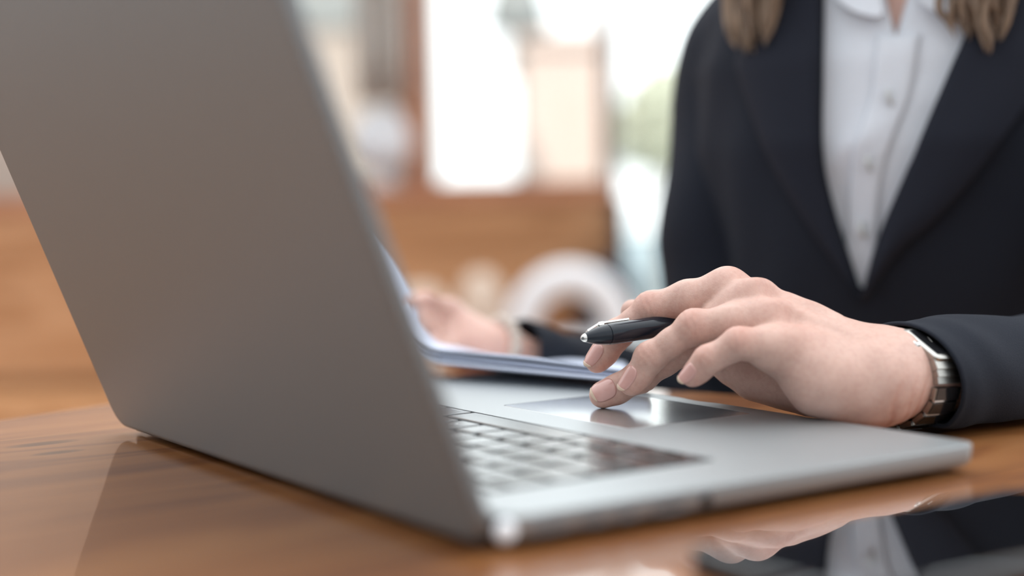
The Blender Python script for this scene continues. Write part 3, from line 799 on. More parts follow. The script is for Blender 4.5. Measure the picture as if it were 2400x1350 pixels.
def detail_hand(f, V, J, fingers=('2', '3', '4', '5')):
    """skin creases over the finger joints, and the natural flush of knuckles and tips"""
    N = normals_of(f, V); off = np.zeros(len(V)); tint = np.zeros(len(V))
    for k in fingers:
        for a, b, c, w in (('M', 'P', 'D', 1.0), ('P', 'D', 'T', .7)):
            A, B, Cc = J[a+k], J[b+k], J[c+k]
            ax = unit(Cc-A); dm = unit(dorsal(A, B)+dorsal(B, Cc))
            s = (V-B)@ax; r = np.linalg.norm(V-B-s[:, None]*ax, axis=1)
            up = np.clip(N@dm, 0, 1)
            near = np.exp(-(s/.0048)**2)*(r < .0125)*up
            off += -w*.00022*near*(0.5+0.5*np.cos(s*2*math.pi/.0033+np.sin(((V-B)@LAT)*900)*.8))
            tint = np.maximum(tint, w*.85*np.exp(-(s/.007)**2-((r-.004)/.009)**2)*up)
            dn_ = np.clip(-(N@dm), 0, 1)                               # flexion crease underneath
            off += -w*.00045*np.exp(-(s/.0009)**2)*(r < .0125)*dn_
        T = J['T'+k]; d = np.linalg.norm(V-T, axis=1); tint = np.maximum(tint, .75*np.exp(-(d/.009)**2))
        d = np.linalg.norm(V-J['M'+k]-LDN*.006, axis=1); tint = np.maximum(tint, .55*np.exp(-(d/.010)**2))
    # soft unevenness of the flesh, creases where the hand bends at the wrist
    off += .00016*np.sin(V[:, 0]*310+1.3*np.sin(V[:, 2]*260))*np.sin(V[:, 1]*280+V[:, 2]*190)
    for d0, amp, wd in ((.004, .0009, .0013), (-.004, .0006, .0012), (-.0125, .0006, .0014)):
        s = (V-J['W'])@FA-d0-.0035*np.sin(((V-J['W'])@CU)*160)
        pal = np.clip(-(N@LDN)*1.0+.45-(N@CF)*.55, 0, 1)
        off -= amp*np.exp(-(s/wd)**2)*pal; tint = np.maximum(tint, .7*amp/.0009*np.exp(-(s/.0016)**2)*pal)
    # ulnar styloid: the bump of the wrist bone
    return V+N*off[:, None], tint, N

# ------------------------------------------------------------------ the woman's trunk
O_T = at(2180, 600, 1.09); O_T[2] = 0
PSI = math.radians(20)
RHn = unit(np.array([CR[0], CR[1], 0]))
TS = RHn*math.cos(PSI)-FH*math.sin(PSI)                               # towards her left
TF = -FH*math.cos(PSI)-RHn*math.sin(PSI)                              # the way she faces
def T(s, f, z): return O_T+TS*s+TF*(f+.12*(z-.1))+np.array([0, 0, z])
RINGS = [(-.34, .172, .120), (-.20, .158, .112), (-.08, .144, .108), (.0, .140, .108), (.08, .150, .118), (.15, .164, .124), (.205, .166, .116), (.245, .154, .099), (.272, .132, .084), (.291, .106, .073), (.306, .088, .064), (.318, .074, .058)]
def ring_at(z):
    zs = [r[0] for r in RINGS]
    return np.interp(z, zs, [r[1] for r in RINGS]), np.interp(z, zs, [r[2] for r in RINGS])
def surf(th, z, inset_=0.0):
    """point of the trunk's surface: th = 0 straight ahead, positive towards her left"""
    a, b = ring_at(z); a -= inset_; b -= inset_
    e = 2/2.35; s, c = math.sin(th), math.cos(th)
    return T(a*math.copysign(abs(s)**e, s), b*math.copysign(abs(c)**e, c), z)

SH_R = T(-.130, -.005, .225); EL_R = T(-.140, .0, -.075)
SH_L = T(.128, -.005, .222)
WR_R = at(1215, 866, 1.06)
JR = dict(W=at(1166, 842, 1.05), M2=at(1068, 768, 1.09), P2=at(1016, 742, 1.055), D2=at(980, 748, 1.035), T2=at(958, 762, 1.02),
          M3=at(1060, 788, 1.075), P3=at(1010, 772, 1.045), D3=at(986, 772, 1.03), T3=at(972, 786, 1.018),
          M4=at(1058, 806, 1.06), P4=at(1014, 800, 1.035), D4=at(1000, 810, 1.025), T4=at(990, 818, 1.015),
          M5=at(1064, 822, 1.045), P5=at(1034, 824, 1.028), D5=at(1020, 830, 1.02), T5=at(1010, 834, 1.014),
          M1=at(1046, 742, 1.075), I1=at(994, 714, 1.05), T1=at(952, 722, 1.03))
def right_hand():
    lo = np.minimum.reduce(list(JR.values()))-.03; hi = np.maximum.reduce(list(JR.values()))+.03
    far = WR_R+unit(EL_R-WR_R)*.05
    lo = np.minimum(lo, far-.03); hi = np.maximum(hi, far+.03)
    f = Field(lo, hi, .0014)
    W = JR['W']
    FAR = unit(EL_R-WR_R)
    f.cone(W, W+FAR*.3, .021, .030, .01)
    for k, r in (('2', .0095), ('3', .0095), ('4', .009), ('5', .0085)):
        f.cone(W, JR['M'+k], .016, r+.001, .012)
    f.cone(W, JR['M1'], .016, .012, .012); f.cone(JR['M1'], JR['M2'], .009, .009, .012)
    base = f.copy()
    for k, r in (('2', .0085), ('3', .0085), ('4', .008), ('5', .007)):
        g = base.copy()
        g.cone(JR['M'+k], JR['P'+k], r+.001, r, .006); g.cone(JR['P'+k], JR['D'+k], r, r*.9, .003); g.cone(JR['D'+k], JR['T'+k], r*.9, r*.75, .003)
        f.merge(g)
    g = base.copy(); g.cone(JR['M1'], JR['I1'], .011, .0095, .006); g.cone(JR['I1'], JR['T1'], .0095, .0075, .003); f.merge(g)
    return f
RHF = right_hand(); RV, RF = RHF.mesh(2)
RCUT = JR['W']+unit(EL_R-WR_R)*.055; RCUTN = unit(EL_R-WR_R)

HEADC = T(.0, .055, .455)
def trunk_field():
    allp = [T(s, f, z) for s in (-.24, .24) for f in (-.18, .2) for z in (-.34, .60)]
    allp += [ELB_L-.04, ELB_L+.04, EL_R-.04, RCUT-.03, J['W']-.03]
    lo = np.min(allp, 0)-.01; hi = np.max(allp, 0)+.01
    f = Field(lo, hi, .005)
    g = (f.ax[0][:, None, None], f.ax[1][None, :, None], f.ax[2][None, None, :])
    z = g[2]; px, py = g[0]-O_T[0], g[1]-O_T[1]
    s = px*TS[0]+py*TS[1]; q = px*TF[0]+py*TF[1]-.12*(z-.1)
    zs = [r[0] for r in RINGS]
    a = np.interp(z, zs, [r[1] for r in RINGS])-.014; b = np.interp(z, zs, [r[2] for r in RINGS])-.014
    d = ((np.abs(s/a)**2.2+np.abs(q/b)**2.2)**(1/2.2)-1)*np.minimum(a, b)
    d = np.maximum(d, z-.300); d = np.maximum(d, -.31-z)
    f.D = np.minimum(d, .03).astype(np.float32)*np.ones(f.n, np.float32)
    f.cone(T(0, -.012, .27), T(0, .02, .385), .056, .050, .03)
    for S, E in ((SH_R, EL_R), (SH_L, ELB_L)): f.cone(S, E-np.array([0, 0, .004]), .032, .022, .03)
    f.cone(EL_R, RCUT+RCUTN*.0, .031, .0235, .012)
    f.cone(ELB_L-np.array([0, 0, .006]), J['W']+FA*.02, .021, .0205, .012)
    # head: skull, jaw, brow, nose, lips, ears, eye sockets
    U = np.array([0, 0, 1.0])
    ax3 = (TS, TF, U)
    f.ell(HEADC+U*.035-TF*.005, (.073, .092, .088), ax3, .01)
    f.ell(HEADC-U*.035+TF*.028, (.058, .062, .072), ax3, .03)
    f.ell(HEADC-U*.092+TF*.062, (.020, .018, .016), ax3, .02)
    f.cone(HEADC+U*.008+TF*.088, HEADC-U*.028+TF*.106, .007, .0105, .012)
    for sg in (-1, 1):
        f.ell(HEADC+U*.010+TF*.094+TS*sg*.031, (.016, .012, .011), ax3, .010, sub=True)
        f.ell(HEADC+U*.010+TF*.074+TS*sg*.031, (.0125, .0125, .0125), ax3, .002)
        f.ell(HEADC-U*.015+TF*.066+TS*sg*.040, (.020, .018, .018), ax3, .02)
        f.ell(HEADC-U*.006-TF*.004+TS*sg*.073, (.008, .017, .029), ax3, .006)
        f.ell(HEADC-U*.030+TF*.096+TS*sg*.010, (.006, .007, .006), ax3, .006)
    f.ell(HEADC-U*.056+TF*.088, (.021, .008, .0055), ax3, .006); f.ell(HEADC-U*.066+TF*.086, (.018, .008, .006), ax3, .006)
    return f
TFLD = trunk_field(); TV, TFc = TFLD.mesh(2)

# ------------------------------------------------------------------ skin
def skin_mat():
    mt, t, b = new_mat('skin'); N = t.nodes.new; K = t.links.new
    at_ = N('ShaderNodeAttribute'); at_.attribute_name = 'flush'
    tcn = N('ShaderNodeTexCoord')
    nz = N('ShaderNodeTexNoise'); nz.inputs['Scale'].default_value = 85; nz.inputs['Detail'].default_value = 4; K(tcn.outputs['Object'], nz.inputs['Vector'])
    n2 = N('ShaderNodeTexNoise'); n2.inputs['Scale'].default_value = 420; n2.inputs['Detail'].default_value = 2; K(tcn.outputs['Object'], n2.inputs['Vector'])
    r = N('ShaderNodeValToRGB'); r.color_ramp.elements[0].position = .3; r.color_ramp.elements[1].position = .7
    r.color_ramp.elements[0].color = (.555, .350, .290, 1); r.color_ramp.elements[1].color = (.635, .415, .345, 1)
    K(nz.outputs[0], r.inputs[0])
    m1 = N('ShaderNodeMix'); m1.data_type = 'RGBA'; m1.inputs[7].default_value = (.575, .275, .215, 1)
    K(r.outputs[0], m1.inputs[6])
    mm = N('ShaderNodeMath'); mm.operation = 'MULTIPLY'; mm.inputs[1].default_value = .75; K(at_.outputs['Fac'], mm.inputs[0]); K(mm.outputs[0], m1.inputs[0])
    m2 = N('ShaderNodeMix'); m2.data_type = 'RGBA'; m2.blend_type = 'MULTIPLY'; m2.inputs[0].default_value = .25
    r2 = N('ShaderNodeValToRGB'); r2.color_ramp.elements[0].position = .35; r2.color_ramp.elements[0].color = (.75, .62, .58, 1); r2.color_ramp.elements[1].position = .6; r2.color_ramp.elements[1].color = (1, 1, 1, 1)
    K(n2.outputs[0], r2.inputs[0]); K(m1.outputs[2], m2.inputs[6]); K(r2.outputs[0], m2.inputs[7])
    K(m2.outputs[2], b.inputs['Base Color'])
    b.inputs['Roughness'].default_value = .48; b.inputs['Specular IOR Level'].default_value = .38
    b.inputs['Subsurface Weight'].default_value = .22; b.inputs['Subsurface Radius'].default_value = (1.0, .35, .2); b.inputs['Subsurface Scale'].default_value = .0035
    vo = N('ShaderNodeTexVoronoi'); vo.inputs['Scale'].default_value = 1100; K(tcn.outputs['Object'], vo.inputs['Vector'])
    mp = N('ShaderNodeMapping'); mp.inputs['Scale'].default_value = (1, 1, 1); K(tcn.outputs['Object'], mp.inputs[0])
    n3 = N('ShaderNodeTexNoise'); n3.inputs['Scale'].default_value = 700; n3.inputs['Detail'].default_value = 3; K(mp.outputs[0], n3.inputs['Vector'])
    ad = N('ShaderNodeMath'); ad.operation = 'ADD'; K(vo.outputs['Distance'], ad.inputs[0]); K(n3.outputs[0], ad.inputs[1])
    bp = N('ShaderNodeBump'); bp.inputs['Strength'].default_value = .12; bp.inputs['Distance'].default_value = .0004
    K(ad.outputs[0], bp.inputs['Height']); K(bp.outputs[0], b.inputs['Normal'])
    return mt
M_skin = skin_mat()
M_nail = noise_mat('fingernail', (.60, .33, .29), (.55, .29, .25), scale=150, rough=.22, coat=.4, coat_rough=.12, spec=.5)
M_nailtip = noise_mat('nail_edge', (.58, .43, .32), (.54, .39, .29), scale=200, rough=.3)

def keep(V, F, mask):
    """drop every face with a masked-out corner, and the corners no longer used"""
    ok = mask[F].all(1); F = F[ok]; used = np.zeros(len(V), bool); used[F.ravel()] = True
    mp = np.cumsum(used)-1
    return V[used], mp[F], used
def body_mesh():
    LV2, tint, N = detail_hand(LH, LV, J)
    cutL = J['W']+FA*.062
    mk = (LV2-cutL)@FA < 0
    v1, f1, u1 = keep(LV2, LF, mk)
    mk = (RV-RCUT)@RCUTN < 0
    v2, f2, u2 = keep(RV, RF, mk)
    nearL = (np.linalg.norm(TV-J['W']-FA*.02, axis=1) < .12) & ((TV-cutL-FA*.006)@FA < 0)
    nearR = (np.linalg.norm(TV-RCUT, axis=1) < .10) & ((TV-RCUT-RCUTN*.006)@RCUTN < 0)
    v3, f3, u3 = keep(TV, TFc, ~(nearL | nearR))
    V = np.concatenate([v1, v2, v3]); F = np.concatenate([f1, f2+len(v1), f3+len(v1)+len(v2)])
    t2 = .35*np.ones(len(v2)); t3 = .12*np.ones(len(v3))
    col = np.concatenate([tint[u1], t2, t3])
    me = bpy.data.meshes.new('body'); me.from_pydata(V.tolist(), [], F.tolist())
    at_ = me.attributes.new('flush', 'FLOAT', 'POINT'); at_.data.foreach_set('value', col.astype(np.float32))
    bm = bmesh.new(); bm.from_mesh(me)
    # join the hands to the arms: bridge the two pairs of open rims at the forearms
    for c in (cutL, RCUT):
        es = [e for e in bm.edges if len(e.link_faces) == 1 and ((e.verts[0].co-Vector(c)).length < .06)]
        try: bmesh.ops.bridge_loops(bm, edges=es)
        except Exception as ex: print('bridge', ex, len(es))
    bmesh.ops.triangulate(bm, faces=[f for f in bm.faces if len(f.verts) > 4])
    bmesh.ops.recalc_face_normals(bm, faces=bm.faces)
    bm.to_mesh(me); bm.free()
    for p in me.polygons: p.use_smooth = True
    return me
person = empty('person', (float(O_T[0]), float(O_T[1]), -.31), 'person in navy blazer and white shirt, one finger on the trackpad, other hand on papers', 'person')
body = link_mesh('body', body_mesh(), M_skin, person)

def fingernail(T_, D_, r, w, ln, parent, turn=0.0, ahead=.0056):
    ax = unit(T_-D_); n = dorsal(D_, T_)-CF*turn; n = unit(n-ax*(n@ax)); sd = np.cross(ax, n)
    # the nail lies on the finger's back: an oval plate that follows the skin just beneath it
    def P(s_, l_, lift):
        a = s_*w; along = ahead-ln/2+l_*ln/2
        d = n*math.cos(a)+sd*math.sin(a); c = T_+ax*min(along, .001)*1.0+ax*max(0, along-.001)*.35
        q = c+d*r
        for _ in range(8): q = q-d*(float(sample(LH, q[None])[0])-lift)*.8
        return q+ax*max(0, along-.001)*.65
    sg = lambda x, p: math.copysign(abs(x)**p, x)
    bm = bmesh.new(); c0 = bm.verts.new(Vector(P(0, 0, .00034))); prev = None
    NR, NA = 8, 36
    for k in range(1, NR+1):
        rho = k/NR; row = []
        for q in range(NA):
            f_ = 2*math.pi*q/NA
            row.append(bm.verts.new(Vector(P(rho*sg(math.cos(f_), .72), rho*sg(math.sin(f_), .78)*.97, .00034-.00022*max(0, rho-.8)/.2))))
        for q in range(NA):
            if prev is None: bm.faces.new((c0, row[q], row[(q+1) % NA]))
            else: bm.faces.new((prev[q], row[q], row[(q+1) % NA], prev[(q+1) % NA]))
        prev = row
    o = from_bm('fingernail', bm, M_nail, body, angle=80); thicken(o, .0004)
    def E(u, v):
        l_ = .80+.24*v-.05*(2*u-1)**2; sm_ = max(.05, 1-abs(min(l_, .99))**(1/.78*2))**(.36)
        return tuple(P((2*u-1)*sm_*.96, l_, .00040))
    e = from_bm('nail_edge', grid_bm(E, 14, 4), M_nailtip, body, angle=80); thicken(e, .0004)
    return o
fingernail(J['T2'], J['D2'], .0064, 0.66, .0135, body, .25)
fingernail(J['T3'], J['D3'], .0071, 0.86, .0132, body, .95)
fingernail(J['T4'], J['D4'], .0063, 0.66, .0135, body, .22)
fingernail(J['T5'], J['D5'], .0056, 0.72, .0108, body, .40)

# ------------------------------------------------------------------ clothes
_th = np.linspace(-1.75, 1.75, 141); _zz = np.linspace(-.2, .318, 105)
def on_trunk(px, py, inset_=0.0):
    """(theta, z) of the trunk's front surface seen at a pixel"""
    best = None
    G = getattr(on_trunk, 'cache', {})
    if inset_ not in G:
        G[inset_] = np.array([[project(surf(t, z, inset_)) for z in _zz] for t in _th]); on_trunk.cache = G
    g = G[inset_]; d = (g[..., 0]-px)**2+(g[..., 1]-py)**2
    i, j = np.unravel_index(np.argmin(d), d.shape); t, z = _th[i], _zz[j]
    for _ in range(6):
        p = np.array(project(surf(t, z, inset_))); e = 1e-4
        Jt = (np.array(project(surf(t+e, z, inset_)))-p)/e; Jz = (np.array(project(surf(t, z+e, inset_)))-p)/e
        try: s = np.linalg.solve(np.stack([Jt, Jz], 1), np.array([px, py])-p)
        except Exception: break
        if abs(s[0]) > .3 or abs(s[1]) > .05: break
        t += s[0]; z += s[1]
    return t, z
VL = [(1930, -60), (1929, 0), (1926, 200), (1926, 350), (1950, 480), (2024, 706)]
VR = [(2300, -60), (2262, 80), (2228, 160), (2120, 420), (2066, 560), (2030, 706)]
def edge_curve(poly, inset_=0.0):
    tz = [on_trunk(x, y, inset_) for x, y in catmull(poly, 6)]
    tz.sort(key=lambda q: q[1])
    return np.array([q[1] for q in tz]), np.array([q[0] for q in tz])
zL, tL = edge_curve(VL); zR, tR = edge_curve(VR)
ZB = max(zL[0], zR[0]); TB = .5*(tL[0]+tR[0])
def eL(z): return float(np.interp(z, zL, tL)) if z > ZB else TB+.07
def eR(z): return float(np.interp(z, zR, tR)) if z > ZB else TB+.0
def wrinkle(th, z):
    return .0022*math.sin(th*7+z*31)*math.sin(z*24-th*3)+.0016*math.sin(th*15-z*46)
def jacket_body():
    zs = np.concatenate([np.linspace(-.33, ZB, 22), np.linspace(ZB, .318, 30)[1:]])
    def fn(u, v):
        z = float(np.interp(v*(len(zs)-1), np.arange(len(zs)), zs)); a, b = eR(z), 2*math.pi+eL(z)
        th = a+(b-a)*u
        k = min(1, 6*min(u, 1-u))
        return tuple(surf(th, z, -wrinkle(th, z)*k))
    o = from_bm('jacket', grid_bm(fn, 110, len(zs)-1), M_jacket, person); thicken(o, .003); return o
jacket = jacket_body()
def lapel(side):
    ef = eL if side < 0 else eR
    zt = .295
    def fn(u, v):
        z = ZB+.002+(zt-ZB)*u
        w = .066*min(1, max(0, (u-.0)/.62))**1.15
        if u > .80: w *= 1-.55*((u-.80)/.05 if u < .85 else 1)*(1 if u < .93 else 1)
        a, b = ring_at(z)
        th = ef(z)+side*(w*v)/a
        lift = .0035+.004*math.sin(math.pi*min(v*1.0, 1)*.9)+.001
        return tuple(surf(th, z, -lift))
    o = from_bm('lapel', grid_bm(fn, 44, 10), M_lapel, jacket); thicken(o, .0022); return o
lapel(-1); lapel(1)
def jacket_collar():
    def fn(u, v):
        th = 1.15+(2*math.pi-2.3)*u
        z = .288+.052*v*(1 if v < .5 else 1)
        a = np.interp(v, [0, .5, 1], [.012, .006, .018])
        p = surf(th, min(z, .318), -.006 if v < .5 else -.002); return (p[0], p[1], p[2]+max(0, z-.318)*(1 if v > .5 else 0))
    o = from_bm('collar', grid_bm(fn, 40, 8), M_lapel, jacket); thicken(o, .003)
jacket_collar()
def pocket_flap():
    o_pts = [(-.62, -.02), (-1.0, -.02)]
    bm = grid_bm(lambda u, v: tuple(surf(-.58-.5*u, -.015-.045*v, -.004-.001*v)), 10, 4)
    thicken(from_bm('pocket_flap', bm, M_lapel, jacket), .002)
pocket_flap()
def sleeve(path, radii, cuff_tilt=None, name='sleeve', n=48, seed=0, amp=.0025, up=(0, 0, 1)):
    P = catmull(path, 10); k = len(P)
    R0 = np.array([np.interp(i/(k-1)*(len(radii)-1), range(len(radii)), [r[0] for r in radii]) for i in range(k)])
    R1 = np.array([np.interp(i/(k-1)*(len(radii)-1), range(len(radii)), [r[1] for r in radii]) for i in range(k)])
    rings = []
    r = random.Random(seed); ph = [r.uniform(0, 6) for _ in range(6)]
    for i in range(k):
        t = unit(P[min(i+1, k-1)]-P[max(i-1, 0)]); u = np.array(up, float); u = unit(u-t*(u@t)); s = np.cross(t, u)
        ring = []
        for a in np.linspace(0, 2*math.pi, n, endpoint=False):
            x = i/(k-1)
            w = amp*(math.sin(a*2+x*23+ph[0])*.5+math.sin(a*3-x*37+ph[1])*.5+.5*math.sin(x*26+1.7*math.sin(a+ph[2])+ph[3]))
            fade = min(1, (1-x)*4)
            q = P[i]+u*math.cos(a)*(R0[i]+w*fade)+s*math.sin(a)*(R1[i]+w*fade)
            if cuff_tilt is not None and x > .8: q = q+cuff_tilt(a)*((x-.8)/.2)**2
            if q[:2]@E1 < .19: q[2] = max(q[2], .0036+.0006*math.sin(x*40))   # the cloth lies flat on the tabletop
            ring.append(q)
        rings.append(ring)
    o = from_bm(name, loft_bm(rings, False, False), M_jacket, jacket, angle=70); thicken(o, .0022, -1); subsurf(o, 1)
    return o
# left sleeve: shoulder, elbow resting off the table's edge, cuff by the watch
cc = at(2090, 891, .735)+FA*.0058
aL = FA
elb = ELB_L+np.array([0, 0, .010])
cuffup = unit(CU-FA*(CU@FA))
pathL = [T(.075, -.01, .250), T(.117, -.006, .222), SH_L*.5+elb*.5, elb, cc+aL*.13-np.array([0, 0, .001]), cc+aL*.055+np.array([0, 0, .002]), cc+aL*.022, cc+aL*.004]
sleeve(pathL, [(.035, .040), (.056, .060), (.052, .053), (.043, .045), (.0335, .038), (.0300, .0355), (.0290, .0350), (.0285, .0348)],
       cuff_tilt=lambda a: -aL*(.0058*(math.cos(a)+.0)), seed=3, amp=.0016, up=tuple(cuffup))
cr_ = JR['W']+unit(EL_R-WR_R)*.012
aR = unit(EL_R-WR_R)
sleeve([T(-.075, -.01, .250), T(-.117, -.006, .222), SH_R*.5+EL_R*.5-TS*.006+TF*.004, EL_R, EL_R*.5+cr_*.5+np.array([0, 0, .004]), cr_+aR*.03, cr_], [(.035, .040), (.056, .060), (.055, .057), (.049, .052), (.038, .040), (.034, .035), (.0335, .0345)], seed=5, amp=.003)

PLK = [(2100, 84), (2092, 150), (2082, 228), (2056, 310), (2034, 384), (2020, 500), (2016, 690), (2016, 800)]
zP, tP = edge_curve(PLK, .006)
def ePl(z): return float(np.interp(z, zP, tP))
ZO = zP[-1]
tO0 = on_trunk(2074, -10, .006); tO1 = on_trunk(2128, -10, .006)
def opening(z):
    """half opening of the neckline to either side of the placket"""
    if z <= ZO: return 0.0, 0.0
    k = (z-ZO)/max(1e-6, tO0[1]-ZO)
    return (tO0[0]-ePl(ZO))*k, (tO1[0]-ePl(ZO))*k
def crinkle(th, z):
    f = .0016*math.sin(th*13+z*38+1)*math.sin(z*29-th*5)
    f += .0028*math.exp(-((z-(.13+.12*(th+.35)))/.010)**2)*math.exp(-((th+.22)/.22)**2)
    f += .0022*math.exp(-((z-(.165-.10*(th-.2)))/.009)**2)*math.exp(-((th-.25)/.25)**2)
    return f
def shirt_panel(side, bm):
    z0, z1 = -.10, .300
    def fn(u, v):
        z = z0+(z1-z0)*v; o = opening(z)
        a = ePl(min(z, ZO))+(o[0] if side < 0 else o[1]); b = side*1.25
        th = a+(b-a)*u
        return tuple(surf(th, z, .007-crinkle(th, z)))
    return grid_bm(fn, 40, 70, bm)
shirt = from_bm('shirt', shirt_panel(1, shirt_panel(-1, bmesh.new())), M_shirt, person); thicken(shirt, .001)
def placket():
    z0, z1 = -.10, ZO
    def fn(u, v):
        z = z0+(z1-z0)*v; a, b = ring_at(z); th = ePl(z)+(u-.5)*.019/a
        return tuple(surf(th, z, .0058-crinkle(th, z)*.9+(.0008 if u in (0, 1) else 0)))
    o = from_bm('placket', grid_bm(fn, 8, 60), M_shirt, shirt); thicken(o, .0015)
placket()
def button(px, py):
    t, z = on_trunk(px, py, .003); p = surf(t, z, .0025); e = 1e-3
    n = unit(np.cross(surf(t+e, z)-p, surf(t, z+e)-p)); n = n if n@TF > 0 else -n
    b = from_bm('button', lathe_bm([(0, .0052), (.0012, .0056), (.0021, .0053), (.0022, .0042), (.0013, .0036), (.0009, .0012), (.0009, .0002)], p, n, 24), M_button, shirt)
button(2081, 229); button(2034, 384); button(2019, 540)
def collar_flap(poly, base_in):
    """folded shirt collar leaf: a soft outline on the chest, thick at the fold"""
    P = np.array([surf(*on_trunk(x, y, -.004), -.004) for x, y in poly]); n = len(P)
    c = P.mean(0); bm = bmesh.new()
    lo = [bm.verts.new(Vector(p-TF*.004)) for p in P]; hi = [bm.verts.new(Vector(c+(p-c)*.97+TF*.0025)) for p in P]
    for i in range(n): bm.faces.new((lo[i], lo[(i+1) % n], hi[(i+1) % n], hi[i]))
    bm.faces.new(hi); bm.faces.new(lo[::-1])
    bmesh.ops.triangulate(bm, faces=[f for f in bm.faces if len(f.verts) > 4])
    o = from_bm('collar_leaf', bm, M_shirt, shirt, angle=35); return o
collar_flap(catmull([(1952, -60), (1962, -5), (2000, 26), (2050, 40), (2070, 34), (2066, 0), (2058, -40)], 3), 0)
collar_flap(catmull([(2140, -40), (2150, -8), (2172, 18), (2215, 40), (2262, 58), (2276, 10), (2280, -50)], 3), 0)
def collar_stand():
    def fn(u, v):
        a = math.radians(60)+math.radians(240)*u
        return tuple(T(.060*math.cos(a-math.pi/2+math.pi)*1.0, -.010+.058*math.sin(a-math.pi/2+math.pi), .285+.045*v))
    def fn2(u, v):
        a = -math.radians(140)+math.radians(280)*u
        return tuple(T(.063*math.sin(a+math.pi), -.010+.063*math.cos(a+math.pi), .278+.05*v))
    o = from_bm('collar_stand', grid_bm(fn2, 40, 5), M_shirt, shirt); thicken(o, .0015)
collar_stand()

# hair: a cap following the skull and long locks falling over the shoulders
def hair_mat():
    mt, t, b = new_mat('brown_hair'); N = t.nodes.new; K = t.links.new
    tcn = N('ShaderNodeTexCoord'); mp = N('ShaderNodeMapping'); mp.inputs['Scale'].default_value = (1, 1, .06); K(tcn.outputs['Object'], mp.inputs[0])
    nz = N('ShaderNodeTexNoise'); nz.inputs['Scale'].default_value = 220; nz.inputs['Detail'].default_value = 4; K(mp.outputs[0], nz.inputs['Vector'])
    r = N('ShaderNodeValToRGB'); r.color_ramp.elements[0].position = .3; r.color_ramp.elements[0].color = (.075, .045, .028, 1); r.color_ramp.elements[1].position = .72; r.color_ramp.elements[1].color = (.30, .20, .13, 1)
    K(nz.outputs[0], r.inputs[0]); K(r.outputs[0], b.inputs['Base Color']); b.inputs['Roughness'].default_value = .42
    return mt
M_hair = hair_mat()
def hair():
    r = random.Random(4)
    lo = HEADC-np.array([.16, .16, .22]); hi = HEADC+np.array([.16, .16, .17])
    f = Field(lo, hi, .004); U = np.array([0, 0, 1.0]); ax3 = (TS, TF, U)
    f.ell(HEADC+U*.035-TF*.012, (.084, .100, .098), ax3, .01)
    f.ell(HEADC-U*.05-TF*.055, (.076, .050, .10), ax3, .03)
    f.ell(HEADC-U*.045+TF*.085, (.062, .085, .095), ax3, .012, sub=True); f.ell(HEADC-U*.15+TF*.055, (.085, .085, .11), ax3, .01, sub=True)
    V, F = f.mesh(2)
    bm = bmesh.new(); vs = [bm.verts.new(Vector(v)) for v in V]
    for q in F: bm.faces.new([vs[i] for i in q])
    def lock(pts, r0, r1, k, spread):
        for _ in range(k):
            o = np.array([r.gauss(0, 1) for _ in range(3)])*spread
            path = []
            for i, p in enumerate(pts):
                x = i/(len(pts)-1); path.append(np.array(p)+o*(.5+.9*math.sin(math.pi*min(1, x*.9)))*(1-.55*x)+np.array([r.gauss(0, 1) for _ in range(3)])*spread*.12)
            path = catmull(path, 6); n = len(path); sc = r.uniform(.7, 1.1); end = r.uniform(.82, 1.0)
            path = path[:max(6, int(n*end))]; n = len(path)
            tube_bm(path, [(r0+(r1-r0)*i/(n-1))*sc*(1 if i < n-5 else (n-1-i)/5+.08) for i in range(n)], 7, up=tuple(TF), bm=bm)
    def S(px, py, lift): return surf(*on_trunk(px, py, -lift), -lift)
    for sg, ends in ((-1, ((1758, 122, .012, .006), (1785, 100, .014, .006), (1735, 110, .012, .005))), (1, ((2268, 90, .012, .005), (2324, 116, .012, .006), (2345, 70, .014, .006)))):
        for px, py, lf, spr in ends:
            e = S(px, py, lf); m_ = S(px+(8 if sg < 0 else -6), -20, lf+.004)
            top = HEADC+TS*sg*.078+U*.03-TF*.01
            jaw = HEADC+TS*sg*.082-U*.09+TF*.0
            lock([top, jaw, m_*.6+jaw*.4+TF*.012, m_, S(px, py-50, lf), e], .0042, .0018, 38, spr)
    for k in range(26):                                                # the fall of hair down the back
        a = r.uniform(-1.2, 1.2); p0 = HEADC+TS*.075*math.sin(a)-TF*(.075*math.cos(a))+U*.02
        p2 = T(.10*math.sin(a), -.10-.02*r.random(), .16+.05*r.random()); p1 = T(.085*math.sin(a), -.085, .33)
        path = catmull([p0, p1, p2], 8); n = len(path)
        tube_bm(path, [.011*(1-.75*i/(n-1)) for i in range(n)], 7, up=tuple(TS), bm=bm)
    o = from_bm('hair', bm, M_hair, person, angle=60); return o
hair()
def face():
    U = np.array([0, 0, 1.0])
    for sg in (-1, 1):
        c = HEADC+U*.010+TF*.0735+TS*sg*.031
        ey = from_bm('eye', lathe_bm([(-.011, .004), (-.009, .008), (0, .0116), (.006, .0098), (.0095, .0066), (.0112, .003), (.0117, .0001)], c, TF, 20), M_button, person)
        from_bm('iris', lathe_bm([(.0096, .0062), (.0113, .0058), (.0120, .0026), (.0122, .0001)], c, TF, 20), M_hair, ey)
        path = [HEADC+U*(.033+.003*math.sin(x*math.pi))+TF*(.094-.014*x)+TS*sg*(.014+.036*x) for x in np.linspace(0, 1, 8)]
        from_bm('eyebrow', tube_bm(path, [.0015, .0026, .003, .003, .0027, .0022, .0017, .001], 8), M_hair, person)
    path = [HEADC-U*(.0612+.0012*math.cos(x*6.3))+TF*(.0965-.010*x*x*4)+TS*x*.044 for x in np.linspace(-.5, .5, 11)]
    from_bm('lips', tube_bm(path, [(.001+.0042*math.sin(math.pi*i/10), .001+.003*math.sin(math.pi*i/10)) for i in range(11)], 10), M_nail, person)
